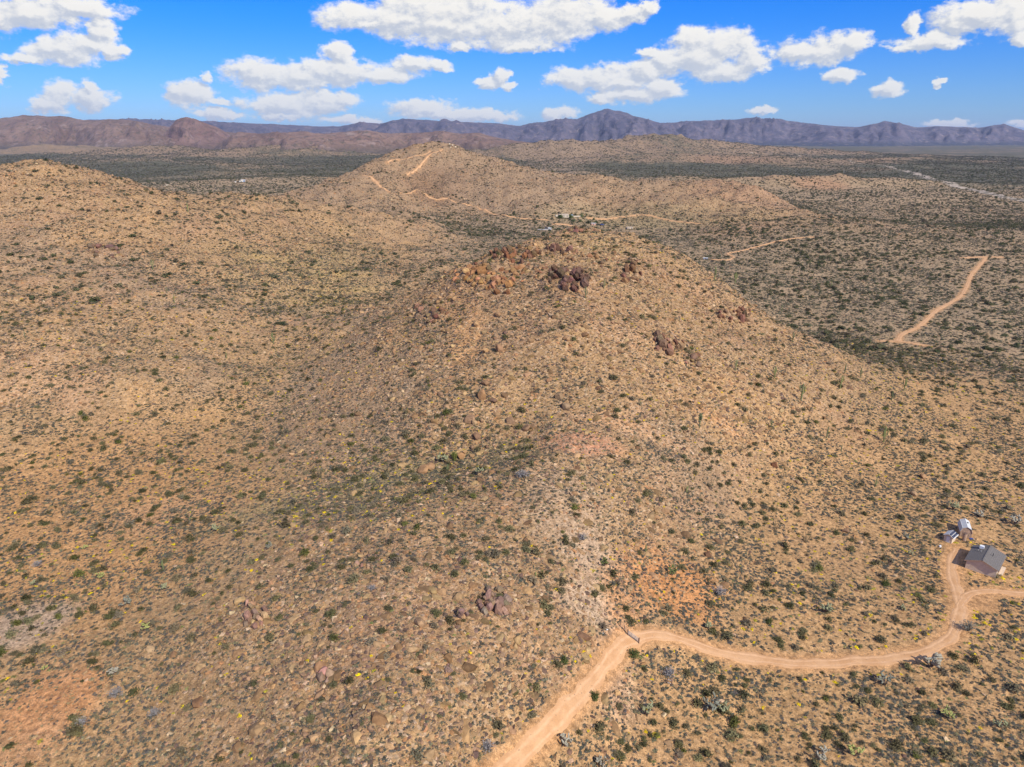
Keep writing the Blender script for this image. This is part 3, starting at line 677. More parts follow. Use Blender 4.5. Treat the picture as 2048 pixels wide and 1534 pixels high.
# ---- scatter into ONE object of stuff
def stuff(name, protos, P, rot, scl, idx, col, label=None):
    n = len(P)
    me = bpy.data.meshes.new(name); me.vertices.add(n); me.vertices.foreach_set('co', np.ascontiguousarray(P, np.float32).ravel())
    add_attr(me, 'rot', 'FLOAT_VECTOR', rot); add_attr(me, 'scl', 'FLOAT_VECTOR', scl); add_attr(me, 'pick', 'INT', idx)
    add_attr(me, 'col', 'FLOAT_COLOR', np.c_[col, np.ones(n)])
    o = link(name, me)
    pc = bpy.data.collections.new('shapes_' + name)
    for i, pm in enumerate(protos):
        po = bpy.data.objects.new('%s_shape_%02d' % (name, i), pm); pc.objects.link(po)
    ng = bpy.data.node_groups.new('scatter_' + name, 'GeometryNodeTree')
    ng.interface.new_socket('Geometry', in_out='INPUT', socket_type='NodeSocketGeometry')
    ng.interface.new_socket('Geometry', in_out='OUTPUT', socket_type='NodeSocketGeometry')
    t = NT(ng); gi = t.new('NodeGroupInput'); go = t.new('NodeGroupOutput')
    ip = t.new('GeometryNodeInstanceOnPoints'); ci = t.new('GeometryNodeCollectionInfo')
    ci.inputs['Collection'].default_value = pc; ci.inputs['Separate Children'].default_value = True; ci.inputs['Reset Children'].default_value = True
    def na(nm, ty):
        a = t.new('GeometryNodeInputNamedAttribute', data_type=ty); a.inputs['Name'].default_value = nm; return a.outputs['Attribute']
    t.link(gi.outputs[0], ip.inputs['Points']); t.link(ci.outputs[0], ip.inputs['Instance']); ip.inputs['Pick Instance'].default_value = True
    t.link(na('pick', 'INT'), ip.inputs['Instance Index'])
    er = t.new('FunctionNodeEulerToRotation'); t.link(na('rot', 'FLOAT_VECTOR'), er.inputs[0]); t.link(er.outputs[0], ip.inputs['Rotation'])
    t.link(na('scl', 'FLOAT_VECTOR'), ip.inputs['Scale']); t.link(ip.outputs[0], go.inputs[0])
    md = o.modifiers.new('scatter', 'NODES'); md.node_group = ng
    return tag(o, kind='stuff', label=label)

# what can be seen: running horizon along each azimuth
slope_up = (H - CAMZ) / RR
runmax = np.maximum.accumulate(slope_up, axis=1)
runprev = np.c_[np.full((nT, 1), -9.0), runmax[:, :-1]]
GR = {'soil_rock': stony, 'road': flat, 'hill': hill, 'n1': nz1, 'n2': nz2, 'base': Hb}
def samp(G, x, y): return bil(TH, LR, G, np.arctan2(x, y), np.log(np.hypot(x, y)))
def points(n, r0, r1, dens, tall=1.0, margin=220, power=2.0):
    """n tries between ranges r0 and r1, kept by the density function dens(x, y, r) in 0..1, where they can be seen"""
    a = rng.uniform(-.86, .86, n); r = (r0 ** power + rng.random(n) * (r1 ** power - r0 ** power)) ** (1 / power)
    x = r * np.sin(a); y = r * np.cos(a); z = hz_at(x, y)
    px, py, dep = proj(x, y, z)
    ok = (px > -margin) & (px < 2048 + margin) & (py < 1534 + margin * .6)
    ok &= ((z + tall - CAMZ) / r) > samp(runprev, x, y) - .012
    x, y, z, r, px, py = x[ok], y[ok], z[ok], r[ok], px[ok], py[ok]
    ok = rng.random(len(x)) < dens(x, y, r) * (1 - np.clip(samp(flat, x, y) * 1.6, 0, 1))
    return x[ok], y[ok], z[ok], r[ok], px[ok], py[ok]
def palette(n, cols, wts, var=.15):
    cols = np.array(cols); k = rng.choice(len(cols), n, p=np.array(wts) / sum(wts))
    return cols[k] * (1 + rng.uniform(-var, var, (n, 1))) * (1 + rng.uniform(-.05, .05, (n, 3)))
def wmask(cx, cy, rad): return lambda x, y: np.exp(-((x - cx) ** 2 + (y - cy) ** 2) / rad ** 2)

# ---- landmarks used to say where a thing stands
MARKS = [('the gate on the dirt track', 1268, 1276), ('the grey-roofed house', 1970, 1125), ('the solar-panel shed', 1900, 1080), ('the dirt track at the bottom edge', 1060, 1500),
 ('the bare orange earth patch', 130, 1370), ('the purplish outcrop on the near slope', 990, 1220), ('the brown rock pile on the near slope', 508, 1235), ('the pale bare scar', 1190, 1205),
 ('the orange bare patch', 1350, 1175), ('the pinkish bare knoll', 1160, 885), ('the pair of round boulders', 970, 797), ('the flat double boulder', 940, 840), ('the boulders in the green swale', 858, 938),
 ('the summit slabs', 1140, 555), ('the orange crag', 935, 548), ('the brown crag on the right flank', 1475, 635), ('the saguaro in the saddle', 1399, 845), ('the dead grey tree', 1340, 1335),
 ('the big cholla beside the track', 1865, 1326), ('the crest of the left hill', 150, 335), ('the yellow-green draw', 600, 550), ('the track across the plain', 1890, 612), ('the junction of the two tracks', 1920, 1205),
 ('the middle of the level track', 1600, 1328), ('the sprawling grey cholla', 1435, 1415), ('the corner of scrub below the track', 1900, 1480), ('the sandy draw on the left', 200, 1020), ('the grey hollow at far left', 90, 1250),
 ('the left flank of the middle hill', 740, 720), ('the right foot of the middle hill', 1750, 840), ('the lone red-brown boulder', 1415, 1111), ('the saddle behind the near spur', 1250, 845),
 ('the foot of the left hill', 250, 800), ('the near spur below the knoll', 950, 1080), ('the bottom slope of stones', 700, 1450), ('the sand right of the bare patch', 1600, 1120), ('the slope above the track', 1500, 1230),
 ('the sand below the gate', 1250, 1450), ('the back rise of the left hill', 450, 430), ('the plain beyond the pad', 1850, 470), ('the walled house in trees', 1150, 432), ('the last pale wash', 1950, 385), ('the plain right of the track', 2000, 700), ('the scrub left of the plain track', 1650, 560), ('the blue-grey shrub by the orange earth', 232, 1392), ('the grey leafless shrub low at left', 310, 1440), ('the dark rocks above the bottom edge', 900, 1345), ('the worn rocks below the brown pile', 650, 1350), ('the large dead shrub at the bottom', 975, 1500), ('the whitish cholla beside the track', 1130, 1492), ('the bright yellow-green cholla', 1709, 1512), ('the low yellow-green cholla', 1895, 1436), ('the round dark bush left of the track', 1128, 1322), ('the cream-white boulder', 1328, 1432), ('the bottom left corner', 40, 1515), ('the bottom edge left of centre', 480, 1515), ('the bottom edge at centre', 800, 1515), ('the bottom right corner', 2010, 1515)]
MK = np.array([(a, b) for _, a, b in MARKS], float)
used = {}
ORD = ['closest', 'second', 'third', 'fourth', 'fifth', 'sixth', 'seventh', 'eighth', 'ninth', 'tenth']
def describe(kind, adjs, px, py, group):
    """labels for a list of like things: look first, then how near it stands to a landmark and on which side"""
    out = []; order = {}
    for i in range(len(px)):
        d = np.hypot(MK[:, 0] - px[i], (MK[:, 1] - py[i]) * 1.4); k = int(d.argmin()); dx, dy = px[i] - MK[k, 0], (py[i] - MK[k, 1]) * 1.4
        side = ('right of' if dx > 0 else 'left of') if abs(dx) > 1.6 * abs(dy) else (('below' if dy > 0 else 'above') if abs(dy) > 1.6 * abs(dx) else ('lower ' if dy > 0 else 'upper ') + ('right of' if dx > 0 else 'left of'))
        order.setdefault((k, side, adjs[i]), []).append((float(d[k]), i)); out.append([k, side])
    lab = [''] * len(px)
    for (k, side, adj), L_ in order.items():
        L_.sort()
        for rank, (dd, i) in enumerate(L_):
            if len(L_) == 1: lab[i] = f'{adj} {kind} {side} {MARKS[k][0]}'
            elif rank < 10: lab[i] = f'{adj} {kind} {ORD[rank]} {side} {MARKS[k][0]}'
            else: lab[i] = f'{adj} {kind} farther {side} {MARKS[k][0]}'
    return lab
def things(name, cat, group, protos, P, rot, scl, idx, col, labels):
    for i in range(len(P)):
        o = bpy.data.objects.new(name, protos[idx[i]]); COL.objects.link(o)
        o.location = P[i]; o.rotation_euler = rot[i]; o.scale = scl[i]
        o['col'] = [float(col[i][0]), float(col[i][1]), float(col[i][2]), 1.0]
        tag(o, labels[i], cat, group)
def split_big(name, cat, group, kind, stuff_name, stuff_label, protos, d, adjf, nbig=290, minpx=0):
    """the largest in the picture become things, the rest one object of stuff"""
    P, rot, scl, idx, col, px, py, dep = d
    inside = (px > 0) & (px < 2048) & (py < 1534) & (py > 240)
    size = np.where(inside, scl[:, 0] * np.sqrt(scl[:, 2] / scl[:, 0]) / dep, 0)
    o = np.argsort(-size); big = o[:nbig]; rest = o[nbig:]
    labs = describe(kind, [adjf(scl[i], col[i]) for i in big], px[big], py[big], group)
    things(name, cat, group, protos, P[big], rot[big], scl[big], idx[big], col[big], labs)
    if len(rest): stuff(stuff_name, protos, P[rest], rot[rest], scl[rest], idx[rest], col[rest], stuff_label)
def pack(pts, w0, w1, hr, cols, wts, nproto, sink=.03, tilt=.08, pw=1.6, far=0.0, var=.15):
    x, y, z, r, px, py = pts; n = len(x)
    s = w0 + (w1 - w0) * rng.random(n) ** pw; s = s * (1 + far * r / 1000)
    scl = np.c_[s, s * rng.uniform(.6, 1.35, n), s * hr * rng.uniform(.65, 1.35, n)]
    rot = np.c_[rng.uniform(-tilt, tilt, n), rng.uniform(-tilt, tilt, n), rng.uniform(0, 6.28, n)]
    P = np.c_[x, y, z - s * sink]
    _, _, dep = proj(x, y, z)
    return P, rot, scl, rng.integers(0, nproto, n), palette(n, cols, wts, var), px, py, dep
def tone(c):
    r_, g_, b_ = c[:3]
    if g_ > r_ * 1.25 and g_ > .12: return 'bright green'
    if r_ > .3 and b_ < .12: return 'yellow-flowered'
    if g_ > r_ * 1.05: return 'green' if g_ > .085 else 'dark green'
    if b_ > g_ * .85: return 'grey'
    return 'olive' if g_ > .09 else 'dark olive'
# ---- small grey-green shrubs
veg_patch = []
for (px, py, rad, k) in [(880,940,26,1.6),(750,960,22,1.2),(620,560,60,1.0),(700,500,60,.8),(1300,850,14,.8),(300,1000,40,.3),(1820,690,40,.2)]:
    x_, y_, _ = at(px, py); veg_patch.append((x_, y_, rad, k))
bare = []
for (px, py, rad, k) in [(120,1400,9,.9),(60,1490,7,.7),(1190,1215,7,.6),(1340,1180,8,.55),(1165,885,9,.55),(1250,1215,5,.5),(1240,1380,4,.4)]:
    x_, y_, _ = at(px, py); bare.append((x_, y_, rad, k))
def lush(x, y):
    v = np.zeros(len(x))
    for a, b_, r_, k in veg_patch: v = v + k * np.exp(-((x - a) ** 2 + (y - b_) ** 2) / r_ ** 2)
    return v
def barren(x, y):
    v = np.ones(len(x))
    for a, b_, r_, k in bare: v = v * (1 - k * np.exp(-(((x - a) ** 2 + (y - b_) ** 2) / r_ ** 2) ** 2))
    return v
def clump(x, y, s, seed): return sstep(vnoise(x / s, y / s, seed) + .35 * (vnoise(x * 2.3 / s, y * 2.3 / s, seed + 1) - .5), .25, .75)
GREYS = [(.105,.10,.078),(.14,.128,.09),(.085,.083,.062),(.20,.175,.10),(.12,.105,.092)]
def d_small(x, y, r):
    h = samp(hill, x, y)
    return np.clip((.22 + .72 * clump(x, y, 14, 301)) * (.65 + .35 * clump(x, y, 55, 305)) * (1 - .25 * h) + lush(x, y) * .5, 0, 1) * barren(x, y)
pts = points(1150000, 60, 1500, lambda x, y, r: d_small(x, y, r) * np.clip(.62 + .5 * r / 260, 0, 1.2), .6, power=1.0)
d = pack(pts, .36, 1.05, .55, GREYS, [4, 3, 3, 1.5, 1.5], 4, far=.9)
split_big('grey_shrub', 'shrub', 'low grey shrubs dotted over the sand', 'low shrub', 'low_shrubs', 'low grey-green shrubs dotted over sand and slopes', bursage, d, lambda s, c: 'grey' if c[2] > c[1] * .85 else ('pale olive' if c[0] > .17 else 'grey-green'))
# ---- brittlebush with yellow flowers, thick along the tracks
RL = np.concatenate(road_lines[:2])
def d_yel(x, y, r):
    v = np.full(len(x), .10)
    near = r < 260
    dd = np.full(len(x), 99.0)
    for i in range(0, len(RL), 2): dd[near] = np.minimum(dd[near], np.hypot(x[near] - RL[i, 0], y[near] - RL[i, 1]))
    v = v + 1.6 * np.exp(-((dd - 2.4) / 1.5) ** 2) * clump(x, y, 5, 311)
    v = v + .8 * np.exp(-((x - HOUSE[0]) ** 2 + (y - HOUSE[1]) ** 2) / 22 ** 2)
    return np.clip((v + lush(x, y) * .25) * (.3 + clump(x, y, 25, 312)), 0, 1) * barren(x, y)
pts = points(60000, 60, 420, d_yel, .5, power=1.8)
d = pack(pts, .45, 1.05, .6, [(.70,.50,.012),(.40,.33,.04),(.22,.22,.08),(.80,.58,.01)], [3, 3, 3, 2], 3, far=.6)
split_big('brittlebush', 'bush', 'brittlebushes along the tracks and slopes', 'brittlebush mound', 'flowering_brittlebushes', 'yellow-green brittlebush mounds scattered beyond', britt, d, lambda s, c: 'bright yellow-flowered' if c[0] > .38 else ('yellow-green' if c[0] > .26 else 'pale green'), nbig=200)
# ---- creosote and other larger dark shrubs
SANDR = at(1700, 1430)
def d_creo(x, y, r):
    h = samp(hill, x, y)
    v = .30 + .35 * clump(x, y, 30, 321) + .55 * np.exp(-((x - SANDR[0]) ** 2 + (y - SANDR[1]) ** 2) / 45 ** 2)
    return np.clip(v * (1 - .3 * h) + lush(x, y) * .5, 0, 1) * barren(x, y)
a_ = points(17000, 55, 420, d_creo, 1.5); b_ = points(17000, 420, 950, lambda x, y, r: d_creo(x, y, r) * samp(hill, x, y) * .8, 1.5)
pts = tuple(np.concatenate([p, q]) for p, q in zip(a_, b_))
GREENS = [(.14,.122,.055),(.165,.14,.07),(.105,.095,.04),(.19,.155,.095),(.13,.13,.035)]
d = pack(pts, .9, 3.3, .58, GREENS, [4, 4, 3, 3, .6], 4, pw=1.5, var=.3)
split_big('creosote_bush', 'bush', 'creosote bushes spread over the slopes and sand', 'creosote bush', 'creosote_bushes', 'dark creosote bushes scattered over the farther slopes', creos, d, lambda s, c: ('large ' if s[0] > 2.2 else '') + tone(c))
# ---- dry grass tufts, straw coloured
pts = points(120000, 55, 330, lambda x, y, r: np.clip(.35 + .5 * clump(x, y, 11, 331) + lush(x, y) * .4, 0, 1) * .8, .4)
d = pack(pts, .35, .8, .7, [(.42,.32,.17),(.34,.27,.15),(.26,.22,.12)], [2, 2, 1], 3)
stuff('dry_grass', tuft, *d[:5], label='straw-coloured dry grass tufts between the shrubs')
# ---- stones over the hills
rocky = []
ROCKY = [(990,1220,16,1.6),(510,1235,12,1.4),(700,1330,22,1.0),(870,1380,18,1.0),(900,1480,20,.8),(1000,640,70,.9),(940,840,14,1.2),(1140,555,34,2.6),(1040,515,26,2.4),(935,555,26,2.6),(1260,550,20,1.6),(1475,640,24,2.2),(1340,690,26,1.9),
 (700,780,34,.7),(840,1040,20,.7),(1270,1010,16,.9),(1100,1180,10,.9),(1420,760,30,.8),(230,500,40,.6),(600,470,50,.6),(130,360,60,.9),(1180,470,30,.8),(1230,1350,6,2.5),(1280,1120,8,.7),(880,600,26,.8),(1650,760,30,.5)]
for (px, py, rad, k) in ROCKY:
    x_, y_, _ = at(px, py); rocky.append((x_, y_, rad, k))
def rk(x, y):
    v = np.zeros(len(x))
    for a, b_, r_, k in rocky: v = v + k * np.exp(-((x - a) ** 2 + (y - b_) ** 2) / r_ ** 2)
    return v
def d_stone(x, y, r):
    h = samp(hill, x, y)
    return np.clip(.05 + h * (.22 + .55 * clump(x, y, 9, 341) * clump(x, y, 40, 342)) + rk(x, y) * .5, 0, 1)
STONEC = [(.38,.235,.12),(.30,.185,.105),(.50,.34,.20),(.19,.12,.08),(.42,.22,.10),(.14,.09,.065)]
a_ = points(760000, 55, 1500, d_stone, .6, power=.9)
P_ = []
for p_, w0, w1 in ((a_, .24, 1.15),):
    P_.append(pack(p_, w0, w1, .75, STONEC, [4, 3, 1.6, 2, 1.5, 1.3], 6, sink=.08, tilt=.6, pw=3.0, far=1.7))
d = tuple(np.concatenate([q[i] for q in P_]) for i in range(8))
stuff('slope_stones', stones, *d[:5], label='tan and brown stones strewn over the slopes')
# larger loose boulders on the slopes
pts = points(30000, 55, 560, lambda x, y, r: np.clip(samp(hill, x, y) * .18 + rk(x, y) * .55, 0, 1), 1.5)
d = pack(pts, .8, 3.0, .75, [(.27,.16,.075),(.35,.215,.105),(.19,.112,.058),(.42,.265,.13)], [3, 3, 2, 2], 6, sink=.10, tilt=.5, pw=2.2)
def stc(c): return 'dark brown' if c[0] < .2 else ('brown' if c[0] < .36 else ('tan' if c[0] < .47 else ('pale' if c[2] > .28 else 'orange-tan')))
split_big('loose_rock', 'rock', 'loose rocks lying on the slopes', 'angular rock', 'loose_rocks', 'angular brown rocks lying on the farther slopes', boulders, d, lambda s, c: ('big ' if s[0] > 1.8 else '') + stc(c), nbig=250)
# ---- outcrops: clusters of jointed boulders, every one a thing
OUT = [ # px,py,spread px x,y, n, size m, colours, kind(0 slabs 1 boulders), lean, phrase
 (1138,558,42,24,44,3.9,[(.22,.145,.125),(.27,.18,.15)],0,.5,'the summit slabs'),
 (1030,510,50,17,40,3.4,[(.25,.15,.11),(.36,.21,.13)],0,.35,'the crest crag left of the summit'),
 (945,550,44,20,40,3.0,[(.52,.30,.15),(.44,.27,.15),(.58,.38,.21)],1,.3,'the orange crag'),
 (1000,572,32,20,20,3.4,[(.38,.23,.14),(.48,.29,.16)],0,.3,'the orange-brown crag'),
 (1010,540,90,26,48,2.3,[(.40,.25,.15),(.30,.18,.12),(.50,.31,.17)],1,.3,'the rusty crest between crag and summit'),
 (1180,520,60,26,26,2.4,[(.30,.19,.13),(.42,.27,.17)],1,.3,'the rubble right of the summit slabs'),
 (1118,500,30,10,16,3.0,[(.22,.14,.12),(.30,.19,.15)],0,.4,'the upper summit ledge'),
 (1262,545,26,24,14,3.4,[(.26,.16,.12),(.40,.25,.16)],0,.3,'the brown ledge right of the summit'),
 (1475,632,38,16,26,3.0,[(.28,.17,.125),(.33,.2,.15)],0,.4,'the brown crag on the right flank'),
 (1335,685,34,24,20,3.2,[(.30,.19,.15),(.40,.27,.2)],0,.35,'the rock ledge on the right flank'),
 (1385,720,18,14,8,2.2,[(.32,.2,.16),(.46,.3,.2)],1,.3,'the lower ledge on the right flank'),
 (862,625,34,22,18,3.2,[(.28,.17,.13),(.38,.25,.18)],1,.3,'the left shoulder rocks'),
 (1160,462,30,6,9,3.0,[(.24,.15,.12),(.32,.2,.15)],1,.3,'the top ledge of the middle hill'),
 (990,1208,32,30,34,2.1,[(.235,.165,.15),(.28,.2,.175),(.33,.23,.19)],0,.25,'the purplish rock outcrop on the near slope'),
 (925,1228,10,8,6,1.7,[(.25,.17,.15)],0,.25,'the small outcrop left of the purplish rocks'),
 (508,1232,26,26,22,1.9,[(.26,.18,.155),(.42,.27,.2)],0,.3,'the brown rock pile on the near slope'),
 (545,1168,10,12,6,1.4,[(.42,.28,.21)],0,.3,'the pinkish ledge above the brown rock pile'),
 (720,1135,22,8,8,1.2,[(.34,.24,.2)],0,.3,'the low ledge on the near spur'),
 (1240,1160,18,10,7,1.1,[(.5,.33,.24)],1,.3,'the pinkish stones by the pale scar'),
 (600,690,30,18,0,2.0,[(.3,.2,.17)],1,.3,''),
 (215,500,44,16,14,3.4,[(.26,.18,.15)],1,.3,'the dark rocks on the left hill face'),
 (900,1345,12,16,6,1.3,[(.27,.19,.165)],0,.35,'the dark rocks above the bottom edge'),
 (650,1350,20,16,7,1.5,[(.33,.235,.2)],1,.3,'the worn rocks below the brown pile'),
 (1310,455+25,10,5,0,2.0,[(.3,.2,.17)],1,.3,'')]
pos_words = ['upper left', 'top', 'upper right', 'left', 'middle', 'right', 'lower left', 'bottom', 'lower right']
for (px, py, sx, sy, n, sz, cols, kind, lean, ph) in OUT:
    seen = {}; items = []
    for i in range(n):
        a = random.uniform(0, 6.28); q_ = math.sqrt((i + .5) / n)
        qx = px + math.cos(a * 1.0 + i * 2.4) * q_ * sx; qy = py + math.sin(a * 1.0 + i * 2.4) * q_ * sy
        x, y, z = at(qx, qy, H); s = sz * random.uniform(.55, 1.25) * (1.15 if i < n / 3 else .85)
        c = random.choice(cols); c = [v * random.uniform(.88, 1.12) for v in c]
        items.append((s, x, y, z, c, qx, qy))
    items.sort(key=lambda v: -v[0])
    for k, (s, x, y, z, c, qx, qy) in enumerate(items):
        dk = random.uniform(.5, .85) * (1.45 if py > 1000 else 1.0); c = [c[0] * dk, c[1] * dk * (.90 if py > 1000 else .86), c[2] * dk * (.70 if py > 1000 else .70)]
        gx = 1 + (qx > px + sx * .35) - (qx < px - sx * .35); gy = 1 + (qy > py + sy * .35) - (qy < py - sy * .35)
        size = 'biggest' if k == 0 else ('very large' if k < n * .25 else ('middling' if k < n * .65 else 'small'))
        kindw = ('slab' if kind == 0 else 'boulder'); key = (size, gx, gy); seen[key] = seen.get(key, 0) + 1
        lab = f'{size} {stc(c)} {kindw}, {pos_words[gy * 3 + gx]} of {ph}'
        if seen[key] > 1: lab = f'{size} {stc(c)} {kindw}, {pos_words[gy * 3 + gx]} of {ph}, {["", "", "second", "third", "fourth", "fifth", "sixth", "seventh"][min(seen[key], 7)]} there'
        if kind == 0:
            me_ = random.choice(slabs); o = link('rock_block', me_); o['kind'] = 'thing'; o.scale = (s * random.uniform(.35, .7), s * random.uniform(.5, .9), s * random.uniform(.5, .9))
            o.rotation_euler = (random.uniform(-.35, .35) + lean * .9, random.uniform(-.4, .4) - lean * .9, random.uniform(-.9, .9) + (.5 if ph.startswith('the summit') else 0))
            o.location = (x, y, z + s * .18)
        else:
            me_ = random.choice(boulders); o = link('boulder', me_); o.scale = (s, s * random.uniform(.7, 1), s * random.uniform(.8, 1.15))
            o.rotation_euler = (random.uniform(-.4, .4), random.uniform(-.4, .4), random.uniform(0, 6.28)); o.location = (x, y, z + s * .12)
        o['col'] = c + [1.0]; tag(o, lab, 'rock' if kind == 0 else 'boulder', 'jointed rocks of ' + ph.replace('the ', '', 1))
BB = [ # px,py,width m,height ratio, colour, shape, label
 (965,797,2.6,1.35,(.40,.25,.17),0,'egg-shaped orange-brown boulder standing beside a low dark one'),
 (985,802,3.0,.6,(.23,.155,.14),1,'long dark brown boulder leaning against the egg-shaped one'),
 (980,789,1.6,.9,(.55,.38,.26),0,'small pale round boulder behind the egg-shaped one'),
 (970,768,3.0,.8,(.33,.22,.17),1,'broad brown boulder just above the egg-shaped one'),
 (940,840,3.8,.55,(.36,.245,.2),2,'broad flat-topped boulder, largest below the egg-shaped one'),
 (948,848,1.9,1.1,(.48,.35,.26),1,'pale upright boulder leaning on the flat-topped one'),
 (963,842,1.7,1.0,(.40,.28,.22),1,'tan boulder right of the flat-topped one'),
 (1020,844,2.9,.7,(.33,.23,.19),2,'brown boulder with a flat face, third in the row towards the knoll'),
 (1054,859,2.6,.75,(.30,.2,.16),0,'rounded brown boulder in the saddle with a twin behind it'),
 (1068,856,2.2,.8,(.33,.23,.18),0,'rounded boulder behind the brown one in the saddle'),
 (953,877,2.7,1.2,(.25,.165,.14),1,'dark upright boulder casting a black shadow above the swale'),
 (848,943,3.2,.8,(.42,.27,.19),0,'large orange-tan boulder at left in the green swale'),
 (862,936,3.0,.9,(.38,.25,.185),1,'brown boulder resting against the large one in the green swale'),
 (921,916,2.3,.95,(.48,.3,.2),0,'round orange boulder beside the green columnar clump'),
 (929,907,1.5,.9,(.48,.33,.23),0,'small round boulder above the round orange one'),
 (944,896,1.7,.9,(.32,.22,.18),1,'small dark boulder above the green swale'),
 (974,895,1.4,1.0,(.22,.15,.13),1,'small dark boulder alone on the orange soil'),
 (1415,1111,1.7,.8,(.23,.14,.11),2,'lone red-brown angular boulder on the sandy slope'),
 (1690,1063,1.9,.9,(.30,.2,.17),1,'purplish boulder among shrubs left of the solar-panel shed'),
 (1548,932,2.2,.7,(.22,.11,.08),2,'dark red boulder split and tilted on the right slope'),
 (1535,948,1.9,.8,(.5,.36,.26),1,'pale boulder just below the dark red split one'),
 (1594,965,2.0,.8,(.44,.32,.25),1,'pale pinkish boulder right of the dark red split one'),
 (1845,955,2.2,1.0,(.4,.26,.19),1,'pointed brown boulder on the slope above the sheds'),
 (1826,990,2.4,.9,(.42,.3,.24),1,'wedge-shaped pinkish boulder above the sheds'),
 (1328,1432,1.0,.9,(.74,.62,.5),0,'small cream-white boulder on the sand beside the pale cholla'),
 (1234,1387,1.2,.8,(.66,.46,.3),2,'small orange-white boulder at the foot of the track bank'),
 (1130,815,3.0,.8,(.33,.25,.21),1,'grey-brown boulder among bushes below the middle slope'),
 (1118,795,2.6,.8,(.34,.25,.2),2,'broad grey-brown boulder above its neighbour below the middle slope'),
 (998,703,3.2,1.4,(.34,.22,.17),1,'tall brown boulder high on the middle slope beside a bush'),
 (970,706,2.4,1.0,(.55,.37,.25),0,'pale orange boulder left of the tall brown one'),
 (952,650,3.0,.9,(.45,.31,.22),1,'tan boulder amid rubble on the middle slope'),
 (995,632,2.8,.9,(.36,.24,.18),1,'brown boulder at the upper rubble of the middle slope'),
 (1152,1035,1.3,.8,(.35,.24,.2),1,'small boulder on the spur below the knoll'),
 (880,790,2.2,.8,(.3,.21,.18),1,'dark boulder left of the egg-shaped one'),
 (1880,1150,.9,.7,(.62,.42,.3),0,'small pale orange boulder left of the house track'),
 (1153,843,1.5,.9,(.22,.15,.12),1,'dark brown rock lying in the saddle grass')]
for (px, py, s, hr, c, sh, lab) in BB:
    x, y, z = at(px, py, H)
    me_ = [roundb, boulders, slabs][sh][len(lab) % 3]
    o = link('boulder', me_); o.scale = (s, s * .85, s * hr * (1.1 if sh < 2 else .9)); o.rotation_euler = (.1, -.15, (len(lab) * .7) % 1.2 - .6); o.location = (x, y, z + s * hr * .22)
    o['col'] = [c[0] * .85, c[1] * .75, c[2] * .52, 1.0]; tag(o, lab, 'boulder', 'single boulders on the hills')
#SPLIT3
# ------------------------------------------------------------------ trees and scrub of the plain
def d_plain(x, y, r):
    b = samp(Hb, x, y); h = samp(hill, x, y)
    v = (1 - h * .75) * (.35 + .65 * clump(x, y, 45, 401)) * (.55 + .45 * clump(x, y, 160, 402))
    return np.clip(v * sstep(r, 330, 430) * (1 - .5 * sstep(r, 1300, 2600)), 0, 1)
pts = points(170000, 330, 5200, d_plain, 3.5, power=.9)
d = pack(pts, 1.5, 4.3, .62, [(.085,.088,.038),(.11,.106,.05),(.145,.132,.07),(.105,.085,.05),(.065,.074,.032)], [4, 4, 2.5, 2, 2], 5, pw=2.2, far=.35)
split_big('desert_tree', 'tree', 'bushy trees scattered over the plain', 'bushy tree', 'plain_trees', 'dark green bushy trees scattered over the wide plain', bigtree, d, lambda s, c: ('large ' if s[0] > 3.6 else '') + tone(c), nbig=250)
def d_pscrub(x, y, r):
    h = samp(hill, x, y)
    return np.clip((1 - h * .55) * (.45 + .55 * clump(x, y, 25, 411)) * sstep(r, 300, 420), 0, 1)
pts = points(420000, 300, 5200, d_pscrub, 1.5, power=.75)
d = pack(pts, .8, 2.0, .5, [(.115,.108,.07),(.155,.14,.09),(.085,.088,.05),(.19,.165,.11),(.13,.10,.07)], [4, 3, 3, 1.5, 1.5], 4, pw=1.6, far=1.0)
stuff('plain_scrub', scrub_s, *d[:5], label='grey-green desert scrub covering the plain')

# ------------------------------------------------------------------ buildings near the track
def plain_mat(name, col, rough=.85, var=.12, ns=1.5, metal=0.0, spec=.2):
    m, t, b = mat(name); b.inputs['Roughness'].default_value = rough; b.inputs['Metallic'].default_value = metal; b.inputs['Specular IOR Level'].default_value = spec
    tc_ = t.new('ShaderNodeTexCoord'); n = t.noise(tc_.outputs['Object'], ns, 5, .65)
    lo = tuple(v * (1 - var) for v in col) + (1,); hi = tuple(min(v * (1 + var), .95) for v in col) + (1,)
    t.link(t.mix(t.ramp(n, .3, .7), lo, hi), b.inputs['Base Color']); return m
w_stucco = plain_mat('house_stucco', (.64, .50, .36)); w_roof = plain_mat('grey_shingles', (.17, .152, .135), .8, .18, 3); w_trim = plain_mat('white_trim', (.74, .72, .68), .6, .05)
w_glass = plain_mat('dark_glass', (.03, .035, .045), .12, .1, 1, 0, .6); w_wood = plain_mat('brown_boards', (.42, .28, .19), .85, .2, 2); w_tin = plain_mat('pale_tin', (.63, .62, .58), .7, .08, 1.2, 0, .15)
w_cream = plain_mat('cream_paint', (.66, .53, .38)); w_solar = plain_mat('solar_cell', (.012, .022, .06), .45, .1, 1, 0, .3); w_orange = plain_mat('cedar_boards', (.52, .30, .15)); w_rust = plain_mat('rusty_metal', (.17, .11, .08), .7, .25, 4)
w_dark = plain_mat('dark_steel', (.05, .05, .05), .5, .1, 3, .4); w_white = plain_mat('white_paint', (.78, .78, .76), .5, .05); w_blue = plain_mat('blue_tarp', (.05, .09, .32), .6, .15, 3); w_conc = plain_mat('concrete', (.42, .40, .37), .9, .12, .8)
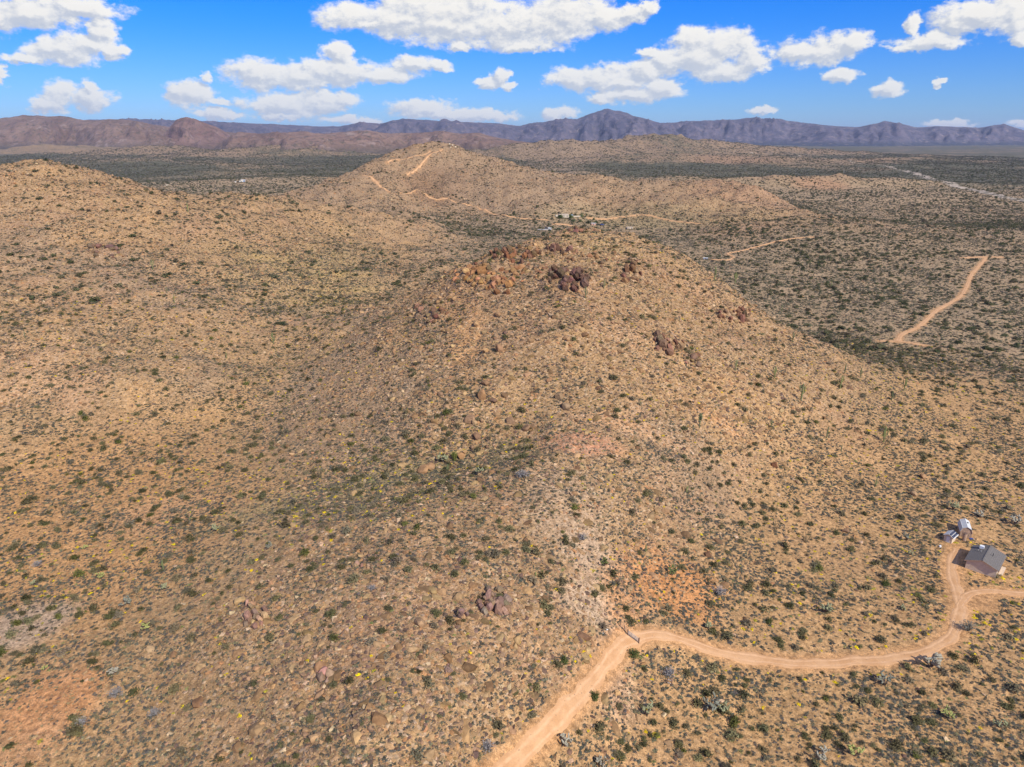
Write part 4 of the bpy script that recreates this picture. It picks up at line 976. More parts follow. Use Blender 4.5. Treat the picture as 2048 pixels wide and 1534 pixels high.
def frame(P1, P2, depth):
    """ground frame of a building from its front corners: origin, heading, width"""
    P1 = np.array(P1[:2]); P2 = np.array(P2[:2]); e = P2 - P1; w_ = float(np.hypot(*e)); e = e / w_; n = np.array([-e[1], e[0]])
    c = (P1 + P2) / 2 + n * depth / 2
    return c, math.atan2(e[1], e[0]), w_
def slope_box(x0, z0, x1, z1, y0, y1, th):
    """roof slab running from (x0,z0) to (x1,z1)"""
    b = MB(); nx, nz = -(z1 - z0), (x1 - x0); l = math.hypot(nx, nz); nx, nz = nx / l * th, nz / l * th
    if nz < 0: nx, nz = -nx, -nz
    b.prism([(x0, z0), (x1, z1), (x1 + nx, z1 + nz), (x0 + nx, z0 + nz)], y0, y1); return b
# --- house: 6.4 m wide, 8.4 m long, gable towards the track
c, rz, w_ = frame((111.6, 150.4), (116.2, 146.1), 8.4)
zb = float(hz_at(c[0], c[1]))
hs = empty('house', (c[0], c[1], zb), rz); tag(hs, 'small beige house with dark grey gabled roof, largest building beside the dirt track', 'house')
W2, L2, HE, HR = 3.2, 4.2, 2.35, 3.55
MB().prism([(-W2, -.3), (W2, -.3), (W2, HE), (0, HR - .05), (-W2, HE)], -L2, L2).build('wall', w_stucco, hs)
for sgn, nm in ((-1, 'roof_panel'), (1, 'roof_panel')):
    slope = (HR - HE) / W2; x1 = sgn * (W2 + .38)
    o = slope_box(0, HR + .02, x1, HR + .02 - slope * (W2 + .38), -L2 - .4, L2 + .4, .12).build(nm, w_roof, hs)
    bt = MB()
    for k in range(1, 9):   # courses of shingles catching the light
        f = k / 9; xx = x1 * f; zz = HR + .155 - slope * (W2 + .38) * f
        bt.box((xx, 0, zz), (.05, 2 * L2 + .78, .025))
    bt.build('shingle_course', w_roof, o)
MB().box((0, 0, HR + .17), (.26, 2 * L2 + .84, .07)).build('ridge_cap', w_roof, hs)
for y_ in (-L2 - .42, L2 + .42):
    fb_ = MB()
    for sgn in (-1, 1):
        slope = (HR - HE) / W2; x1 = sgn * (W2 + .38)
        q_ = slope_box(0, HR - .10, x1, HR - .10 - slope * (W2 + .38), y_ - .03, y_ + .03, .2); fb_.raw(q_.v, q_.f)
    fb_.build('bargeboard', w_wood, hs)
ck = MB().box((-1.5, 2.6, HR - .05), (.95, .85, .75)).build('rooftop_cooler', w_white, hs)
lv = MB()
for k in range(4): lv.box((-1.985, 2.6, HR - .28 + k * .15), (.03, .7, .05))
lv.build('louvre', w_conc, ck)
for x_, y_, h_ in ((-1.9, .9, .5), (-1.3, .5, .45), (1.3, .2, .9)):
    zt = HR - abs(x_) * (HR - HE) / W2
    p_ = MB().tube([(x_, y_, zt), (x_, y_, zt + h_)], .07, 8).build('vent_pipe', w_conc if x_ < 0 else w_dark, hs)
    MB().tube([(x_, y_, zt + h_), (x_, y_, zt + h_ + .08)], [.13, .05], 8).build('vent_cap', w_conc if x_ < 0 else w_dark, p_)
for y_, ww, kind_ in ((-2.6, 1.2, 'window'), (.2, 1.0, 'door'), (2.5, 1.4, 'window')):
    hh = 2.0 if kind_ == 'door' else 1.0; zc = 1.0 if kind_ == 'door' else 1.35
    f_ = MB().box((W2 + .03, y_, zc), (.07, ww, hh)).build(kind_, w_trim, hs); MB().box((W2 + .075, y_, zc), (.03, ww - .16, hh - .16)).build('pane', w_glass if kind_ == 'window' else w_orange, f_)
f_ = MB().box((-W2 - .03, 1.2, 1.35), (.07, 1.3, 1.0)).build('window', w_trim, hs); MB().box((-W2 - .075, 1.2, 1.35), (.03, 1.14, .84)).build('pane', w_glass, f_)
pg = MB().box((1.9, L2 + 1.5, 2.1), (2.6, 2.2, .08)).build('porch_roof', w_orange, hs)
for x_, y_ in ((.75, L2 + 2.5), (3.05, L2 + 2.5)): MB().box((x_, y_, 1.03), (.12, .12, 2.06)).build('porch_post', w_orange, hs)
MB().box((W2 + .6, .5, .02), (.9, 4.5, .1)).build('concrete_walk', w_stucco, hs)
# --- barn-shaped shed
P1, P2, P3 = at(1918.5, 1072.5, H), at(1942, 1077, H), at(1957.5, 1060.5, H)
c, rz, w_ = frame(P1, P2, 4.6); zb = float(hz_at(*c))
bs = empty('barn_shed', (c[0], c[1], zb - .1), rz); tag(bs, 'tall brown shed with rounded pale tin roof, farthest of the three buildings by the track', 'shed')
a_ = w_ / 2; prof = [(-a_, 0), (a_, 0), (a_, 1.7), (a_ * .72, 2.65), (0, 3.15), (-a_ * .72, 2.65), (-a_, 1.7)]
MB().prism(prof, -2.3, 2.3).build('wall', w_wood, bs)
tp = [(a_ + .12, 1.62), (a_ * .76, 2.72), (0, 3.24), (-a_ * .76, 2.72), (-a_ - .12, 1.62)]
for k in range(4): slope_box(*tp[k], *tp[k + 1], -2.5, 2.5, .05).build('roof_panel', w_tin, bs)
rb = MB()
for k in (1, 2, 3): rb.box((tp[k][0], 0, tp[k][1] + .05), (.07, 5.0, .05))
rb.build('roof_seam', w_trim, bs)
dr = MB().box((0, -2.33, .95), (1.5, .06, 1.9)).build('door', w_wood, bs); MB().box((.6, -2.38, .95), (.06, .06, .2)).build('handle', w_dark, dr)
MB().box((.4, .3, 3.22), (.28, .28, .22)).build('roof_vent', w_dark, bs)
f_ = MB().box((a_ + .03, .6, 1.1), (.06, .8, .6)).build('window', w_trim, bs); MB().box((a_ + .07, .6, 1.1), (.03, .66, .46)).build('pane', w_glass, f_)
# --- small shed with solar panels
P1, P2 = at(1886.7, 1081.5, H), at(1902.5, 1087.5, H)
c, rz, w_ = frame(P1, P2, 2.7); zb = float(hz_at(*c)); a_ = w_ / 2
ss_ = empty('solar_shed', (c[0], c[1], zb - .1), rz); tag(ss_, 'small cream shed with blue solar panels on its roof, left of the barn-shaped shed', 'shed')
MB().prism([(-a_, 0), (a_, 0), (a_, 1.95), (0, 2.5), (-a_, 1.95)], -1.35, 1.35).build('wall', w_cream, ss_)
sl_ = .55 / a_
slope_box(0, 2.55, -a_ - .25, 2.55 - sl_ * (a_ + .25), -1.6, 1.6, .05).build('roof_panel', w_tin, ss_)
rp = slope_box(0, 2.55, a_ + .45, 2.55 - sl_ * (a_ + .45), -1.6, 1.6, .05).build('roof_panel', w_tin, ss_)
for i in range(4):
    for j in range(2):
        y0 = -1.55 + i * .79; xa = .06 + j * (a_ + .33) / 2; xb = xa + (a_ + .33) / 2 - .07
        z_ = lambda x: 2.55 - sl_ * x + .09
        fr_ = slope_box(xa, z_(xa), xb, z_(xb), y0, y0 + .74, .04).build('solar_panel', w_conc, rp)
        cc = slope_box(xa + .045, z_(xa + .045) + .045, xb - .045, z_(xb - .045) + .045, y0 + .045, y0 + .695, .012); 
        cc.build('solar_cell_face', w_solar, ss_)
dr = MB().box((0, -1.38, .9), (.85, .05, 1.7)).build('door', w_trim, ss_); MB().box((.3, -1.42, .9), (.05, .05, .14)).build('handle', w_dark, dr)
# --- tank, white box, tarp
x, y, z = at(1927.5, 1080.8, H); tk = empty('water_tank', (x, y, z)); tag(tk, 'upright rusty brown cylindrical tank standing between the two sheds', 'tank')
MB().tube([(0, 0, -.1), (.02, 0, 2.1)], .5, 16).build('tank_body', w_wood, tk); MB().tube([(.02, 0, 2.1), (.02, 0, 2.18)], [.53, .48], 16).build('rim', w_rust, tk)
x, y, z = at(1880, 1094, H); bx_ = MB().box((0, 0, .2), (.45, .38, .4)); bx_.box((0, 0, .43), (.5, .43, .06)); o = bx_.build('white_box', w_white); o.location = (x, y, z); tag(o, 'small white utility box on the sand left of the solar-panel shed', 'box')
def tarp(px, py, s, label, matl, nm='tarp'):
    x, y, z = at(px, py, H); r = random.Random(px); n = 7; V = []; F = []
    for i in range(n):
        for j in range(n): V.append(((i / 3 - 1) * s * .5 + r.uniform(-.06, .06) * s, (j / 3 - 1) * s * .4 + r.uniform(-.06, .06) * s, .08 + r.uniform(0, .22) * s * (1 if 0 < i < n - 1 and 0 < j < n - 1 else .2)))
    for i in range(n - 1):
        for j in range(n - 1): F.append((i * n + j, (i + 1) * n + j, (i + 1) * n + j + 1, i * n + j + 1))
    me = bpy.data.meshes.new(nm); me.from_pydata(V, [], F); me.materials.append(matl); o = link(nm, me); o.location = (x, y, z); tag(o, label, 'tarp' if nm == 'tarp' else 'sack'); return o
tarp(1943, 1078.5, 1.0, 'crumpled blue tarp on the ground beside the barn-shaped shed', w_blue)
tarp(1205, 1254, .8, 'crumpled dark blue tarp lying alone on the pale bare scar', w_blue)
tarp(1213.5, 1259.5, .5, 'small white sack on the pale scar just beside the blue tarp', w_white, 'sack')
tarp(1205.5, 1267, .4, 'small grey-white sack on the scar below the blue tarp', w_conc, 'sack')
# --- gate across the track, and a bit of wire fence
A_, B_ = np.array(at(1256, 1271, H)), np.array(at(1277, 1286.5, H))
gt = empty('farm_gate', tuple(A_)); tag(gt, 'closed metal farm gate with mesh panel across the bend of the dirt track', 'gate')
e = B_ - A_
for k, f in (('gate_post', -.03), ('gate_post', 1.03)):
    q = e * f; MB().tube([tuple(q + [0, 0, -.2]), tuple(q + [0, 0, 1.35])], .10, 8).build('gate_post', w_rust, gt)
for zz in (.25, .55, .85, 1.15): MB().tube([tuple(e * .01 + [0, 0, zz]), tuple(e * .99 + [0, 0, zz])], .035, 6).build('rail', w_rust if zz < .3 else w_conc, gt)
for f in (.02, .34, .66, .98): MB().tube([tuple(e * f + [0, 0, .22]), tuple(e * f + [0, 0, 1.18])], .035, 6).build('upright', w_conc, gt)
ms_ = MB()
for k in range(1, 22): ms_.tube([tuple(e * (k / 22) + [0, 0, .25]), tuple(e * (k / 22) + [0, 0, 1.15])], .012, 4)
for k in range(1, 8): ms_.tube([tuple(e * .01 + [0, 0, .25 + k * .115]), tuple(e * .99 + [0, 0, .25 + k * .115])], .010, 4)
tag(ms_.build('wire_mesh', w_conc, gt), kind='stuff')
fp = [np.array(at(px, py, H)) for px, py in ((1240, 1253), (1248, 1261), (1255, 1268))]
wf = empty('wire_fence', tuple(fp[0])); tag(wf, 'short rough wire fence leading up the scar from the left gate post', 'fence')
for q in fp: MB().tube([tuple(q - fp[0] + [0, 0, -.2]), tuple(q - fp[0] + [.05, 0, 1.2])], .07, 6).build('fence_post', w_rust, wf)
for zz in (.4, .75, 1.1): MB().tube([tuple(q - fp[0] + [0, 0, zz]) for q in fp], .018, 4).build('wire', w_conc, wf)
q = np.array(at(1334, 1367, H)); p = np.array(at(1343, 1371, H))
br = empty('wooden_frame', tuple(q)); tag(br, 'dark wooden frame of two posts and rails below the dead grey tree', 'fence brace'); e = p - q
for f in (0, 1): MB().tube([tuple(e * f + [0, 0, -.2]), tuple(e * f + [0, 0, 1.35])], .09, 7).build('post', w_rust, br)
for zz in (.35, 1.05): MB().tube([tuple([0, 0, zz]), tuple(e + [0, 0, zz])], .05, 6).build('rail', w_conc, br)

# ------------------------------------------------------------------ cacti and single plants
def saguaro(px, py, hp, arms, label, col=(.13, .155, .075), lean=0.0):
    x, y, z = at(px, py, H); _, _, dep = proj(x, y, z); h = hp / FPX * float(dep) / .93; r = random.Random(int(px * 7 + py))
    root = empty('saguaro', (x, y, z - .1), r.uniform(0, 6.28)); tag(root, label, 'cactus', 'saguaro cacti standing on the slopes')
    def ribbed(pts, rads, nm, parent):
        b = MB(); n = 12; vs = []; pts = [Vector(p) for p in pts]
        for i, p in enumerate(pts):
            t_ = (pts[min(i + 1, len(pts) - 1)] - pts[max(i - 1, 0)]).normalized(); a = t_.orthogonal().normalized() if abs(t_.z) < .9 else Vector((1, 0, 0)); bb = t_.cross(a).normalized(); a = bb.cross(t_)
            for k in range(n):
                q = 2 * math.pi * k / n; rr_ = rads[i] * (1.0 if k % 2 else .78); vs.append(p + (a * math.cos(q) + bb * math.sin(q)) * rr_)
        fs = [(i * n + k, i * n + (k + 1) % n, (i + 1) * n + (k + 1) % n, (i + 1) * n + k) for i in range(len(pts) - 1) for k in range(n)] + [tuple((len(pts) - 1) * n + k for k in range(n))]
        b.raw(vs, fs); o = b.build(nm, m_skin, parent); o['col'] = list(col) + [1.0]; return o
    R0 = max(.16, h * .045)
    ribbed([(0, 0, 0), (lean * h * .3, 0, h * .3), (lean * h * .7, 0, h * .7), (lean * h, 0, h * .95), (lean * h, 0, h)], [R0 * .8, R0, R0 * 1.05, R0 * .8, R0 * .25], 'trunk', root)
    for k in range(arms):
        a = k * 2 * math.pi / max(arms, 1) + r.uniform(-.5, .5); s = h * r.uniform(.3, .55); ro = R0 * 2.6; up = h * r.uniform(.25, .45)
        dx, dy = math.cos(a), math.sin(a); bx = lean * s
        ribbed([(bx, 0, s), (bx + dx * ro * .8, dy * ro * .8, s + R0 * .2), (bx + dx * ro * 1.15, dy * ro * 1.15, s + R0 * 1.4), (bx + dx * ro * 1.2, dy * ro * 1.2, s + up * .9), (bx + dx * ro * 1.2, dy * ro * 1.2, s + up)],
               [R0 * .6, R0 * .7, R0 * .75, R0 * .65, R0 * .2], 'arm', root)
SAG = [(1171,597,24,2),(1208,577,18,1),(1241,598,13,0),(1350,524,9,0),(1429,560,26,2),(1470,567,22,4),(1399,853,28,4),(1471,741,22,2),(1549,756,24,2),(1585,684,20,3),(1602,801,34,3),(1680,777,26,3),(1689,748,21,1),
 (1721,755,20,3),(1808,781,25,3),(1783,801,20,2),(1563,624,13,0),(1662,575,13,1),(1653,876,24,0),(1542,857,20,3),(1767,884,32,3),(1738,690,16,2),(2018,801,13,1),(1909,779,15,2),(1682,903,15,0),(1751,973,18,2),(1373,985,14,1),
 (1414,1245,12,1),(1291,1108,21,0),(1071,1152,9,0),(895,941,14,2),(306,540,20,2),(349,605,15,0),(334,586,13,1),(547,687,22,2),(376,424,17,1),(51,677,15,1),(639,553,14,0),(453,717,13,0),(1140,852,10,0),(327,1140,22,1),(1464,666,17,0)]
labs = describe('saguaro', [('armless ' if a == 0 else ('one-armed ' if a == 1 else ('two-armed ' if a == 2 else 'many-armed '))) + ('tall' if h > 22 else ('short' if h < 14 else 'upright')) for _, _, h, a in SAG], [s[0] for s in SAG], [s[1] for s in SAG], '')
CUST = {(1399,853): 'tall many-armed saguaro alone on orange soil in the saddle behind the near spur', (1291,1108): 'single armless green saguaro above the orange bare patch', (1464,666): 'thin dead brown saguaro just below the brown crag on the right flank'}
for i, (px, py, hp, arms) in enumerate(SAG):
    saguaro(px, py, hp, arms, CUST.get((px, py), labs[i]), col=((.24,.15,.10) if (px, py) in ((1464,666),(1241,598)) else (.15 + .03 * (i % 3), .17 + .03 * (i % 3), .085)), lean=random.uniform(-.04, .04))
def cholla(px, py, wpx, col, label, gname='cholla', n=34, dead=.25, seg=.26, trunkc=(.20,.15,.11)):
    x, y, z = at(px, py, H); _, _, dep = proj(x, y, z); w_ = wpx / FPX * float(dep); r = random.Random(int(px + py)); h = w_ * .85
    root = empty(gname, (x, y, z - .05), 0); tag(root, label, 'cactus' if gname == 'cholla' else 'shrub', 'branching chollas on the sand' if gname == 'cholla' else None)
    tr = MB(); cr = MB(); tips = []
    for k in range(6):
        a = r.uniform(0, 6.28); e_ = Vector((math.cos(a) * w_ * .28, math.sin(a) * w_ * .28, h * r.uniform(.35, .6))); m_ = Vector((e_.x * .35, e_.y * .35, e_.z * .6))
        tr.tube([(0, 0, 0), m_, e_], [w_ * .045, w_ * .035, w_ * .03], 6); tips.append(e_); tips.append(m_.lerp(e_, .6))
    for k in range(n):
        b0 = r.choice(tips); d_ = Vector((r.uniform(-1, 1), r.uniform(-1, 1), r.uniform(-.1, 1.1))).normalized(); l = w_ * seg * r.uniform(.5, 1)
        e_ = b0 + d_ * l; cr.tube([b0, b0.lerp(e_, .5), e_], [w_ * .03, w_ * .052, w_ * .03], 6)
        if k % 2: tips.append(e_)
    o = tr.build('trunk', m_skin, root); o['col'] = list(trunkc) + [1.0]; o = cr.build('crown', m_skin, root); o['col'] = list(col) + [1.0]
PG, GG, YG, WG = (.30, .30, .165), (.22, .22, .165), (.36, .36, .12), (.36, .33, .25)
CH = [(1294,1432,34,PG,'pale green cholla right of the cream-white boulder, casting a dark shadow'),(1420,1418,40,GG,'sprawling low grey cholla spreading left of its greener half'),(1447,1424,32,PG,'green end of the sprawling cholla pair below the track'),
 (1770,1371,34,GG,'grey and green cholla below the level track, left of the biggest one'),(1863,1334,48,WG,'biggest cholla, whitish and tangled, at the edge of the track bend'),(1130,1492,38,WG,'whitish cholla right beside the dirt track near the bottom edge'),
 (1709,1512,36,YG,'bright yellow-green cholla near the bottom edge of the sand'),(1642,1518,34,WG,'white-grey dying cholla left of the yellow-green one'),(1205,1532,32,WG,'pale cholla at the bottom edge right of the track'),(1895,1436,30,YG,'low yellow-green cholla with grey fallen arms in the right-hand sand'),
 (1647,1225,32,PG,'pale cholla with a dark shadow on the slope above the level track'),(1808,1221,18,PG,'small pale cholla left of the track leading to the house'),(1813,1081,22,GG,'round grey cholla on the sand left of the solar-panel shed'),(1820,1110,14,PG,'very small pale cholla below the round grey one'),
 (290,1262,24,YG,'yellow-green cholla on the left slope above the bare orange earth'),(203,1158,20,YG,'spreading yellow-green cholla in the left sandy draw'),(334,1178,20,PG,'pale green cholla below the tall saguaro on the left'),(249,1212,30,GG,'flattened grey cholla below the left sandy draw'),
 (227,1350,24,WG,'white bony cholla at the upper right of the bare orange earth'),(537,1098,18,GG,'grey cholla on the left side of the near spur'),(171,1098,14,YG,'tiny yellow-green cholla in the left sandy draw'),(90,1340,14,YG,'small yellow cholla left above the bare orange earth'),
 (65,1170,16,PG,'pale cholla at the far left of the sandy draw'),(430,1062,20,PG,'pale cholla above the near spur on its left'),(886,925,26,PG,'pale green cholla in the swale left of the columnar clump'),(955,950,22,PG,'pale cholla right of the green swale boulders'),(1960,1035,24,WG,'whitish cholla just above the barn-shaped shed'),
 (2030,1050,30,WG,'large whitish cholla right of the barn-shaped shed near the frame edge'),(1905,1020,24,PG,'pale cholla above and left of the barn-shaped shed'),(1418,1258,22,PG,'pale cholla under the small saguaro above the track'),(2000,1455,30,PG,'pale cholla at the far right of the lower sand'),
 (1345,1150,24,(.13,.15,.05),'dark green cholla on the upper edge of the orange bare patch'),(1208,1132,24,(.13,.15,.05),'dark green cholla above the pale bare scar')]
for px, py, wp, cc, lb in CH: cholla(px, py, wp, cc, lb)
def single(name, cat, px, py, wpx, vf, matl, col, hr, label, group=None):
    x, y, z = at(px, py, H); _, _, dep = proj(x, y, z); w_ = wpx / FPX * float(dep)
    me = mk(name, vf, matl); o = link(name, me); o.location = (x, y, z - .05); o.scale = (w_, w_, w_ * hr); o['col'] = list(col) + [1.0]; tag(o, label, cat, group); return o
GRY = (.27, .25, .24)
for px, py, wp, lb in [(1338,1352,36,'dead grey tree with bare tangled twigs on the bank below the gate'),(975,1500,42,'large dead grey shrub at the bottom edge left of the track'),(232,1392,36,'blue-grey leafless shrub right of the bare orange earth'),(165,1450,30,'blue-grey leafless shrub low on the bare orange earth'),
    (1440,1190,34,'dead brown-grey shrub right of the orange bare patch'),(1935,1262,44,'wide grey shrub in the elbow of the track below the house'),(745,1180,22,'grey twiggy shrub on the near spur'),(75,1133,26,'grey twiggy shrub in the left sandy draw'),(1165,1080,28,'grey twiggy shrub below the pinkish knoll'),(1045,955,34,'grey bleached shrub patch right of the green swale'),(310,1430,30,'grey leafless shrub right of the orange earth near the bottom')]:
    v1, f1 = wispy(90, int(px), .5, .62, .008, .05); single('dead_shrub', 'shrub', px, py, wp, (v1, f1), m_wood, GRY if wp != 44 else (.20,.19,.15), 1.0, lb, 'leafless grey shrubs')
for px, py, wp, lb in [(1128,1322,24,'round dark green bush standing alone left of the track'),(1266,1310,26,'dark green bush on the inner side of the gate bend'),(1189,1396,28,'dark green bush at the right edge of the lower track'),(1540,1245,20,'green bush on the slope above the level track'),(1770,1170,22,'olive bush left of the house track')]:
    a1, b1 = leafy(260, int(px), .5, .5, .085, hollow=.4), wispy(50, int(py), .5, .6, .012, .06)
    single('round_bush', 'bush', px, py, wp, (a1[0] + b1[0], a1[1] + [tuple(i + len(a1[0]) for i in f) for f in b1[1]]), m_leaf, (.085,.10,.03), 1.15, lb, 'round green bushes beside the track')
# columnar clump, ocotillos, yucca
def rods(px, py, wpx, n, hr, thick, col, label, nm, cat):
    x, y, z = at(px, py, H); _, _, dep = proj(x, y, z); w_ = wpx / FPX * float(dep); r = random.Random(int(px)); b = MB()
    for k in range(n):
        a = r.uniform(0, 6.28); s = r.random() ** .6; h = w_ * hr * r.uniform(.75, 1)
        b.tube([(math.cos(a) * s * w_ * .1, math.sin(a) * s * w_ * .1, 0), (math.cos(a) * s * w_ * .35, math.sin(a) * s * w_ * .35, h * .6), (math.cos(a) * s * w_ * .5, math.sin(a) * s * w_ * .5, h)], [thick, thick, thick * .5], 5)
    o = b.build(nm, m_skin); o.location = (x, y, z - .05); o['col'] = list(col) + [1.0]; tag(o, label, cat); return o
rods(909, 921, 17, 46, 1.2, .10, (.16,.17,.045), 'dense yellow-green columnar clump beside the round orange boulder', 'columnar_cactus_clump', 'cactus')
for px, py, wp, lb in [(1631,925,26,'ocotillo with bare fanned stems on the right slope'),(1773,890,22,'ocotillo fanning beside the saguaro above the sheds'),(1420,975,20,'brown ocotillo on the sandy slope right of the knoll'),(1610,1085,24,'grey ocotillo left of the purplish boulder'),(1550,1060,22,'ocotillo with thin stems above the track slope'),(640,955,22,'green ocotillo in the swale left of the near spur'),(1075,915,22,'ocotillo on the left side of the pinkish knoll'),(980,880,18,'thin ocotillo below the dark upright boulder'),
    (775,1165,18,'thin ocotillo on top of the near spur'),(1480,905,18,'thin ocotillo above the right slope shrubs')]:
    rods(px, py, wp, 16, 1.1, .035, (.21,.17,.10), lb, 'ocotillo', 'shrub')
x, y, z = at(2031, 1128, H); b = MB(); r = random.Random(4)
for k in range(60):
    a = r.uniform(0, 6.28); e_ = math.asin(r.random()); dv = Vector((math.cos(a) * math.cos(e_), math.sin(a) * math.cos(e_), math.sin(e_))); sd_ = dv.cross(Vector((0, 0, 1))).normalized() * .06
    p0 = Vector((0, 0, .9)); p1 = p0 + dv * 1.2; b.raw([p0 - sd_, p0 + sd_, p1], [(0, 1, 2)])
yu = empty('yucca', (x, y, z)); tag(yu, 'spiky dark green yucca right beside the grey-roofed house', 'plant'); o = b.build('leaf_rosette', m_leaf, yu); o['col'] = [.07,.085,.03,1]; o = MB().tube([(0, 0, 0), (0, 0, .95)], [.2, .16], 8).build('trunk', m_skin, yu); o['col'] = [.2,.15,.1,1]

# ------------------------------------------------------------------ far buildings and vehicles
w_fcream = plain_mat('far_cream_wall', (.62, .52, .38)); w_fpink = plain_mat('far_pink_wall', (.60, .36, .27)); w_fwhite = plain_mat('far_white_wall', (.78, .76, .72)); w_fblue = plain_mat('far_blue_roof', (.28, .36, .48))
def far_house(name, px, py, w_, d_, h_, wm, rm, label, rz=0.0, parts=(), cat='house'):
    x, y, z = at(px, py, H); root = empty(name, (x, y, z - .3), rz - math.atan2(x, y)); tag(root, label, cat)
    MB().box((0, 0, h_ / 2), (w_, d_, h_)).build('wall', wm, root); MB().box((0, 0, h_ + .12), (w_ + .8, d_ + .8, .24)).build('roof', rm, root)
    n = max(1, int(w_ / 3.5))
    for i in range(n):
        xx = -w_ / 2 + (i + .5) * w_ / n; f_ = MB().box((xx, -d_ / 2 - .04, h_ * .55), (1.2, .1, 1.2)).build('window', w_trim, root); MB().box((xx, -d_ / 2 - .11, h_ * .55), (1.0, .05, 1.0)).build('pane', w_glass, f_)
    for (nm, bx, dm, mt_) in parts: MB().box(bx, dm).build(nm, mt_, root)
far_house('flat_roofed_house', 1127, 434, 12, 9, 3.4, w_fcream, w_cream, 'cream flat-roofed house among green trees behind the middle hill', .15, [('side_wing', (-8.2, 1, 1.3), (4, 7, 2.6), w_fcream), ('garden_wall', (15, 2, .8), (17, .5, 1.6), w_fcream), ('roof_box', (11.2, 4, 2.2), (2.6, 2, 1.3), w_fblue)])
far_house('hilltop_house', 879, 281.5, 9, 8, 4.6, w_fpink, w_fpink, 'pinkish house perched on the very top of the far hill', .3, [('retaining_wall', (4, -6, -.5), (9, 1, 2.6), w_fwhite), ('wing', (-7, 1, 1.2), (5, 5, 3.0), w_fwhite)])
far_house('white_house', 487, 363, 10, 8, 4.4, w_fcream, w_fwhite, 'white and cream house on the plain behind the left hill', -.3, [('annex', (-3, -6, 1.2), (9, 4, 2.4), w_fwhite), ('blue_wall', (3.5, -6.2, 1.6), (4, 4.2, 3.2), w_fblue)])
far_house('small_white_shed', 471, 364.5, 3, 3, 2.4, w_fwhite, w_fwhite, 'tiny white shed just left of the white house on the plain', 0, cat='shed')
far_house('beige_hut', 334, 371, 5, 4, 2.8, w_fcream, w_fcream, 'tiny beige hut at the right shoulder of the left hill', .3, cat='shed')
far_house('tan_ruin', 1259, 457, 7, 5, 1.8, w_cream, w_cream, 'low tan roofless building right of the middle hill summit', .4, cat='building')
far_house('pale_blue_trailer', 1411, 518.5, 3.6, 1.8, 1.5, w_fblue, w_tin, 'small pale blue trailer at the start of the winding track', .1, cat='trailer')
def car(name, px, py, colm, label, rz, cat='car'):
    x, y, z = at(px, py, H); root = empty(name, (x, y, z), rz); tag(root, label, cat)
    MB().prism([(-2.4, .45), (2.4, .45), (2.4, 1.0), (1.3, 1.12), (.7, 1.7), (-1.4, 1.7), (-1.9, 1.1), (-2.4, 1.0)], -.9, .9).build('body', colm, root)
    MB().prism([(1.18, 1.16), (.68, 1.62), (-1.3, 1.62), (-1.7, 1.16)], -.92, .92).build('window', w_glass, root)
    for sx in (-1.5, 1.5):
        for sy in (-.85, .85): MB().tube([(sx, sy - .12, .38), (sx, sy + .12, .38)], .38, 12).build('wheel', w_dark, root)
w_cblk = plain_mat('black_car_paint', (.03, .03, .035), .25, .05, 1, 0, .6)
x, y, z = at(1089, 459, H); o = MB().box((0, 0, 0), (16, 7, .5)).build('concrete_pad', w_conc); o.location = (x, y, z + .1); tag(o, 'grey concrete pad on the plain left of the middle hill summit', 'slab')
car('parked_car', 1093, 457.5, w_cblk, 'black car glinting on the grey pad left of the summit', .2); car('parked_car', 1099, 457.5, w_white, 'white car beside the black one on the grey pad', .5)
car('parked_car', 1197, 450, w_cblk, 'dark car parked behind the middle hill summit', .1); car('parked_car', 1204, 450.5, w_blue, 'blue car right of the dark one behind the middle hill summit', .0)
far_house('camper_trailer', 1187, 450, 5.0, 2.3, 2.4, w_fpink, w_fwhite, 'pale pink camper trailer left of the dark parked car', .1, cat='trailer')
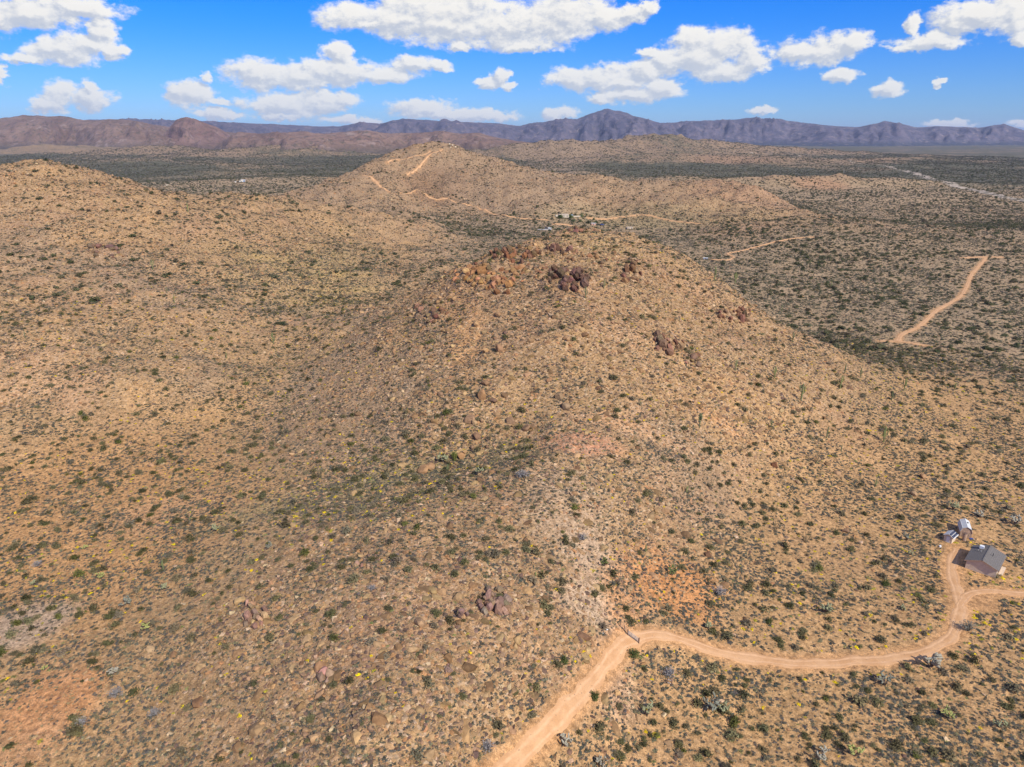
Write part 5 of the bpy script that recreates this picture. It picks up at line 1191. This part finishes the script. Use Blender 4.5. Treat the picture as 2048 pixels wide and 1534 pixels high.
# garden trees round the flat-roofed house, pale rocks on the far hilltop
gp = describe('garden tree', ['x'] * 9, [0] * 9, [0] * 9, '')
for px, py, wp, hr, cc, lb in [(1122,437,15,.6,(.07,.095,.03),'wide dark green tree hiding the front of the flat-roofed house'),(1151,432,7,1.8,(.035,.055,.02),'tall dark conifer rising above the house garden'),(1142,436,13,.6,(.09,.12,.035),'green tree just left of the tall conifer'),(1164,434,13,.6,(.10,.13,.035),'bright green round tree right of the tall conifer'),
    (1148,443,10,.6,(.10,.12,.06),'grey-green tree on the slope below the tall conifer'),(1160,444,10,.6,(.09,.11,.05),'low green tree below the garden wall'),(1187,440,8,.8,(.09,.12,.04),'small green tree at the right end of the garden'),(1191,446,7,.7,(.08,.11,.035),'small green tree just above the pink camper'),(1106,456,7,.9,(.07,.10,.03),'green tree right of the cars on the grey pad'),(1116,459,9,.6,(.08,.10,.05),'low olive tree right of the grey pad')]:
    x, y, z = at(px, py, H); _, _, dep = proj(x, y, z); w_ = wp / FPX * float(dep); root = empty('garden_tree', (x, y, z - .1)); tag(root, lb, 'tree', 'trees round the flat-roofed house')
    o = link('crown', mk('crown', leafy(240, int(px), .5, .5 * hr * 2, .11, hollow=.3, base=.12), m_leaf), root); o.scale = (w_, w_, w_); o['col'] = list(cc) + [1.0]
    o = MB().tube([(0, 0, 0), (0, 0, w_ * hr * .6)], [w_ * .04, w_ * .025], 7).build('trunk', m_skin, root); o['col'] = [.17,.13,.1,1]
for px, py, s, lb in [(899,289,4.5,'largest of the pale rocks right of the hilltop house'),(905,291,3.6,'pale rock just right of the largest on the far hilltop'),(893,286,3.4,'pale rock nearest the hilltop house'),(911,294,3.0,'pale rock farthest right on the far hilltop'),(901,295,3.2,'pale rock below the largest on the far hilltop'),(240,341,4.0,'brown rock knob on the right shoulder of the left hill'),(235,343,3.2,'dark rock left of the knob on the left hill shoulder'),(246,344,2.8,'tan rock right of the knob on the left hill shoulder')]:
    x, y, z = at(px, py, H); o = link('boulder', boulders[int(px) % 6]); o.scale = (s, s * .8, s * .9); o.rotation_euler = (.2, .1, px); o.location = (x, y, z + s * .1); o['col'] = ([.66,.56,.42] if px > 800 else [.33,.21,.15]) + [1.0]; tag(o, lb, 'boulder', 'rocks on the hilltops')
print('objects', len(bpy.data.objects))
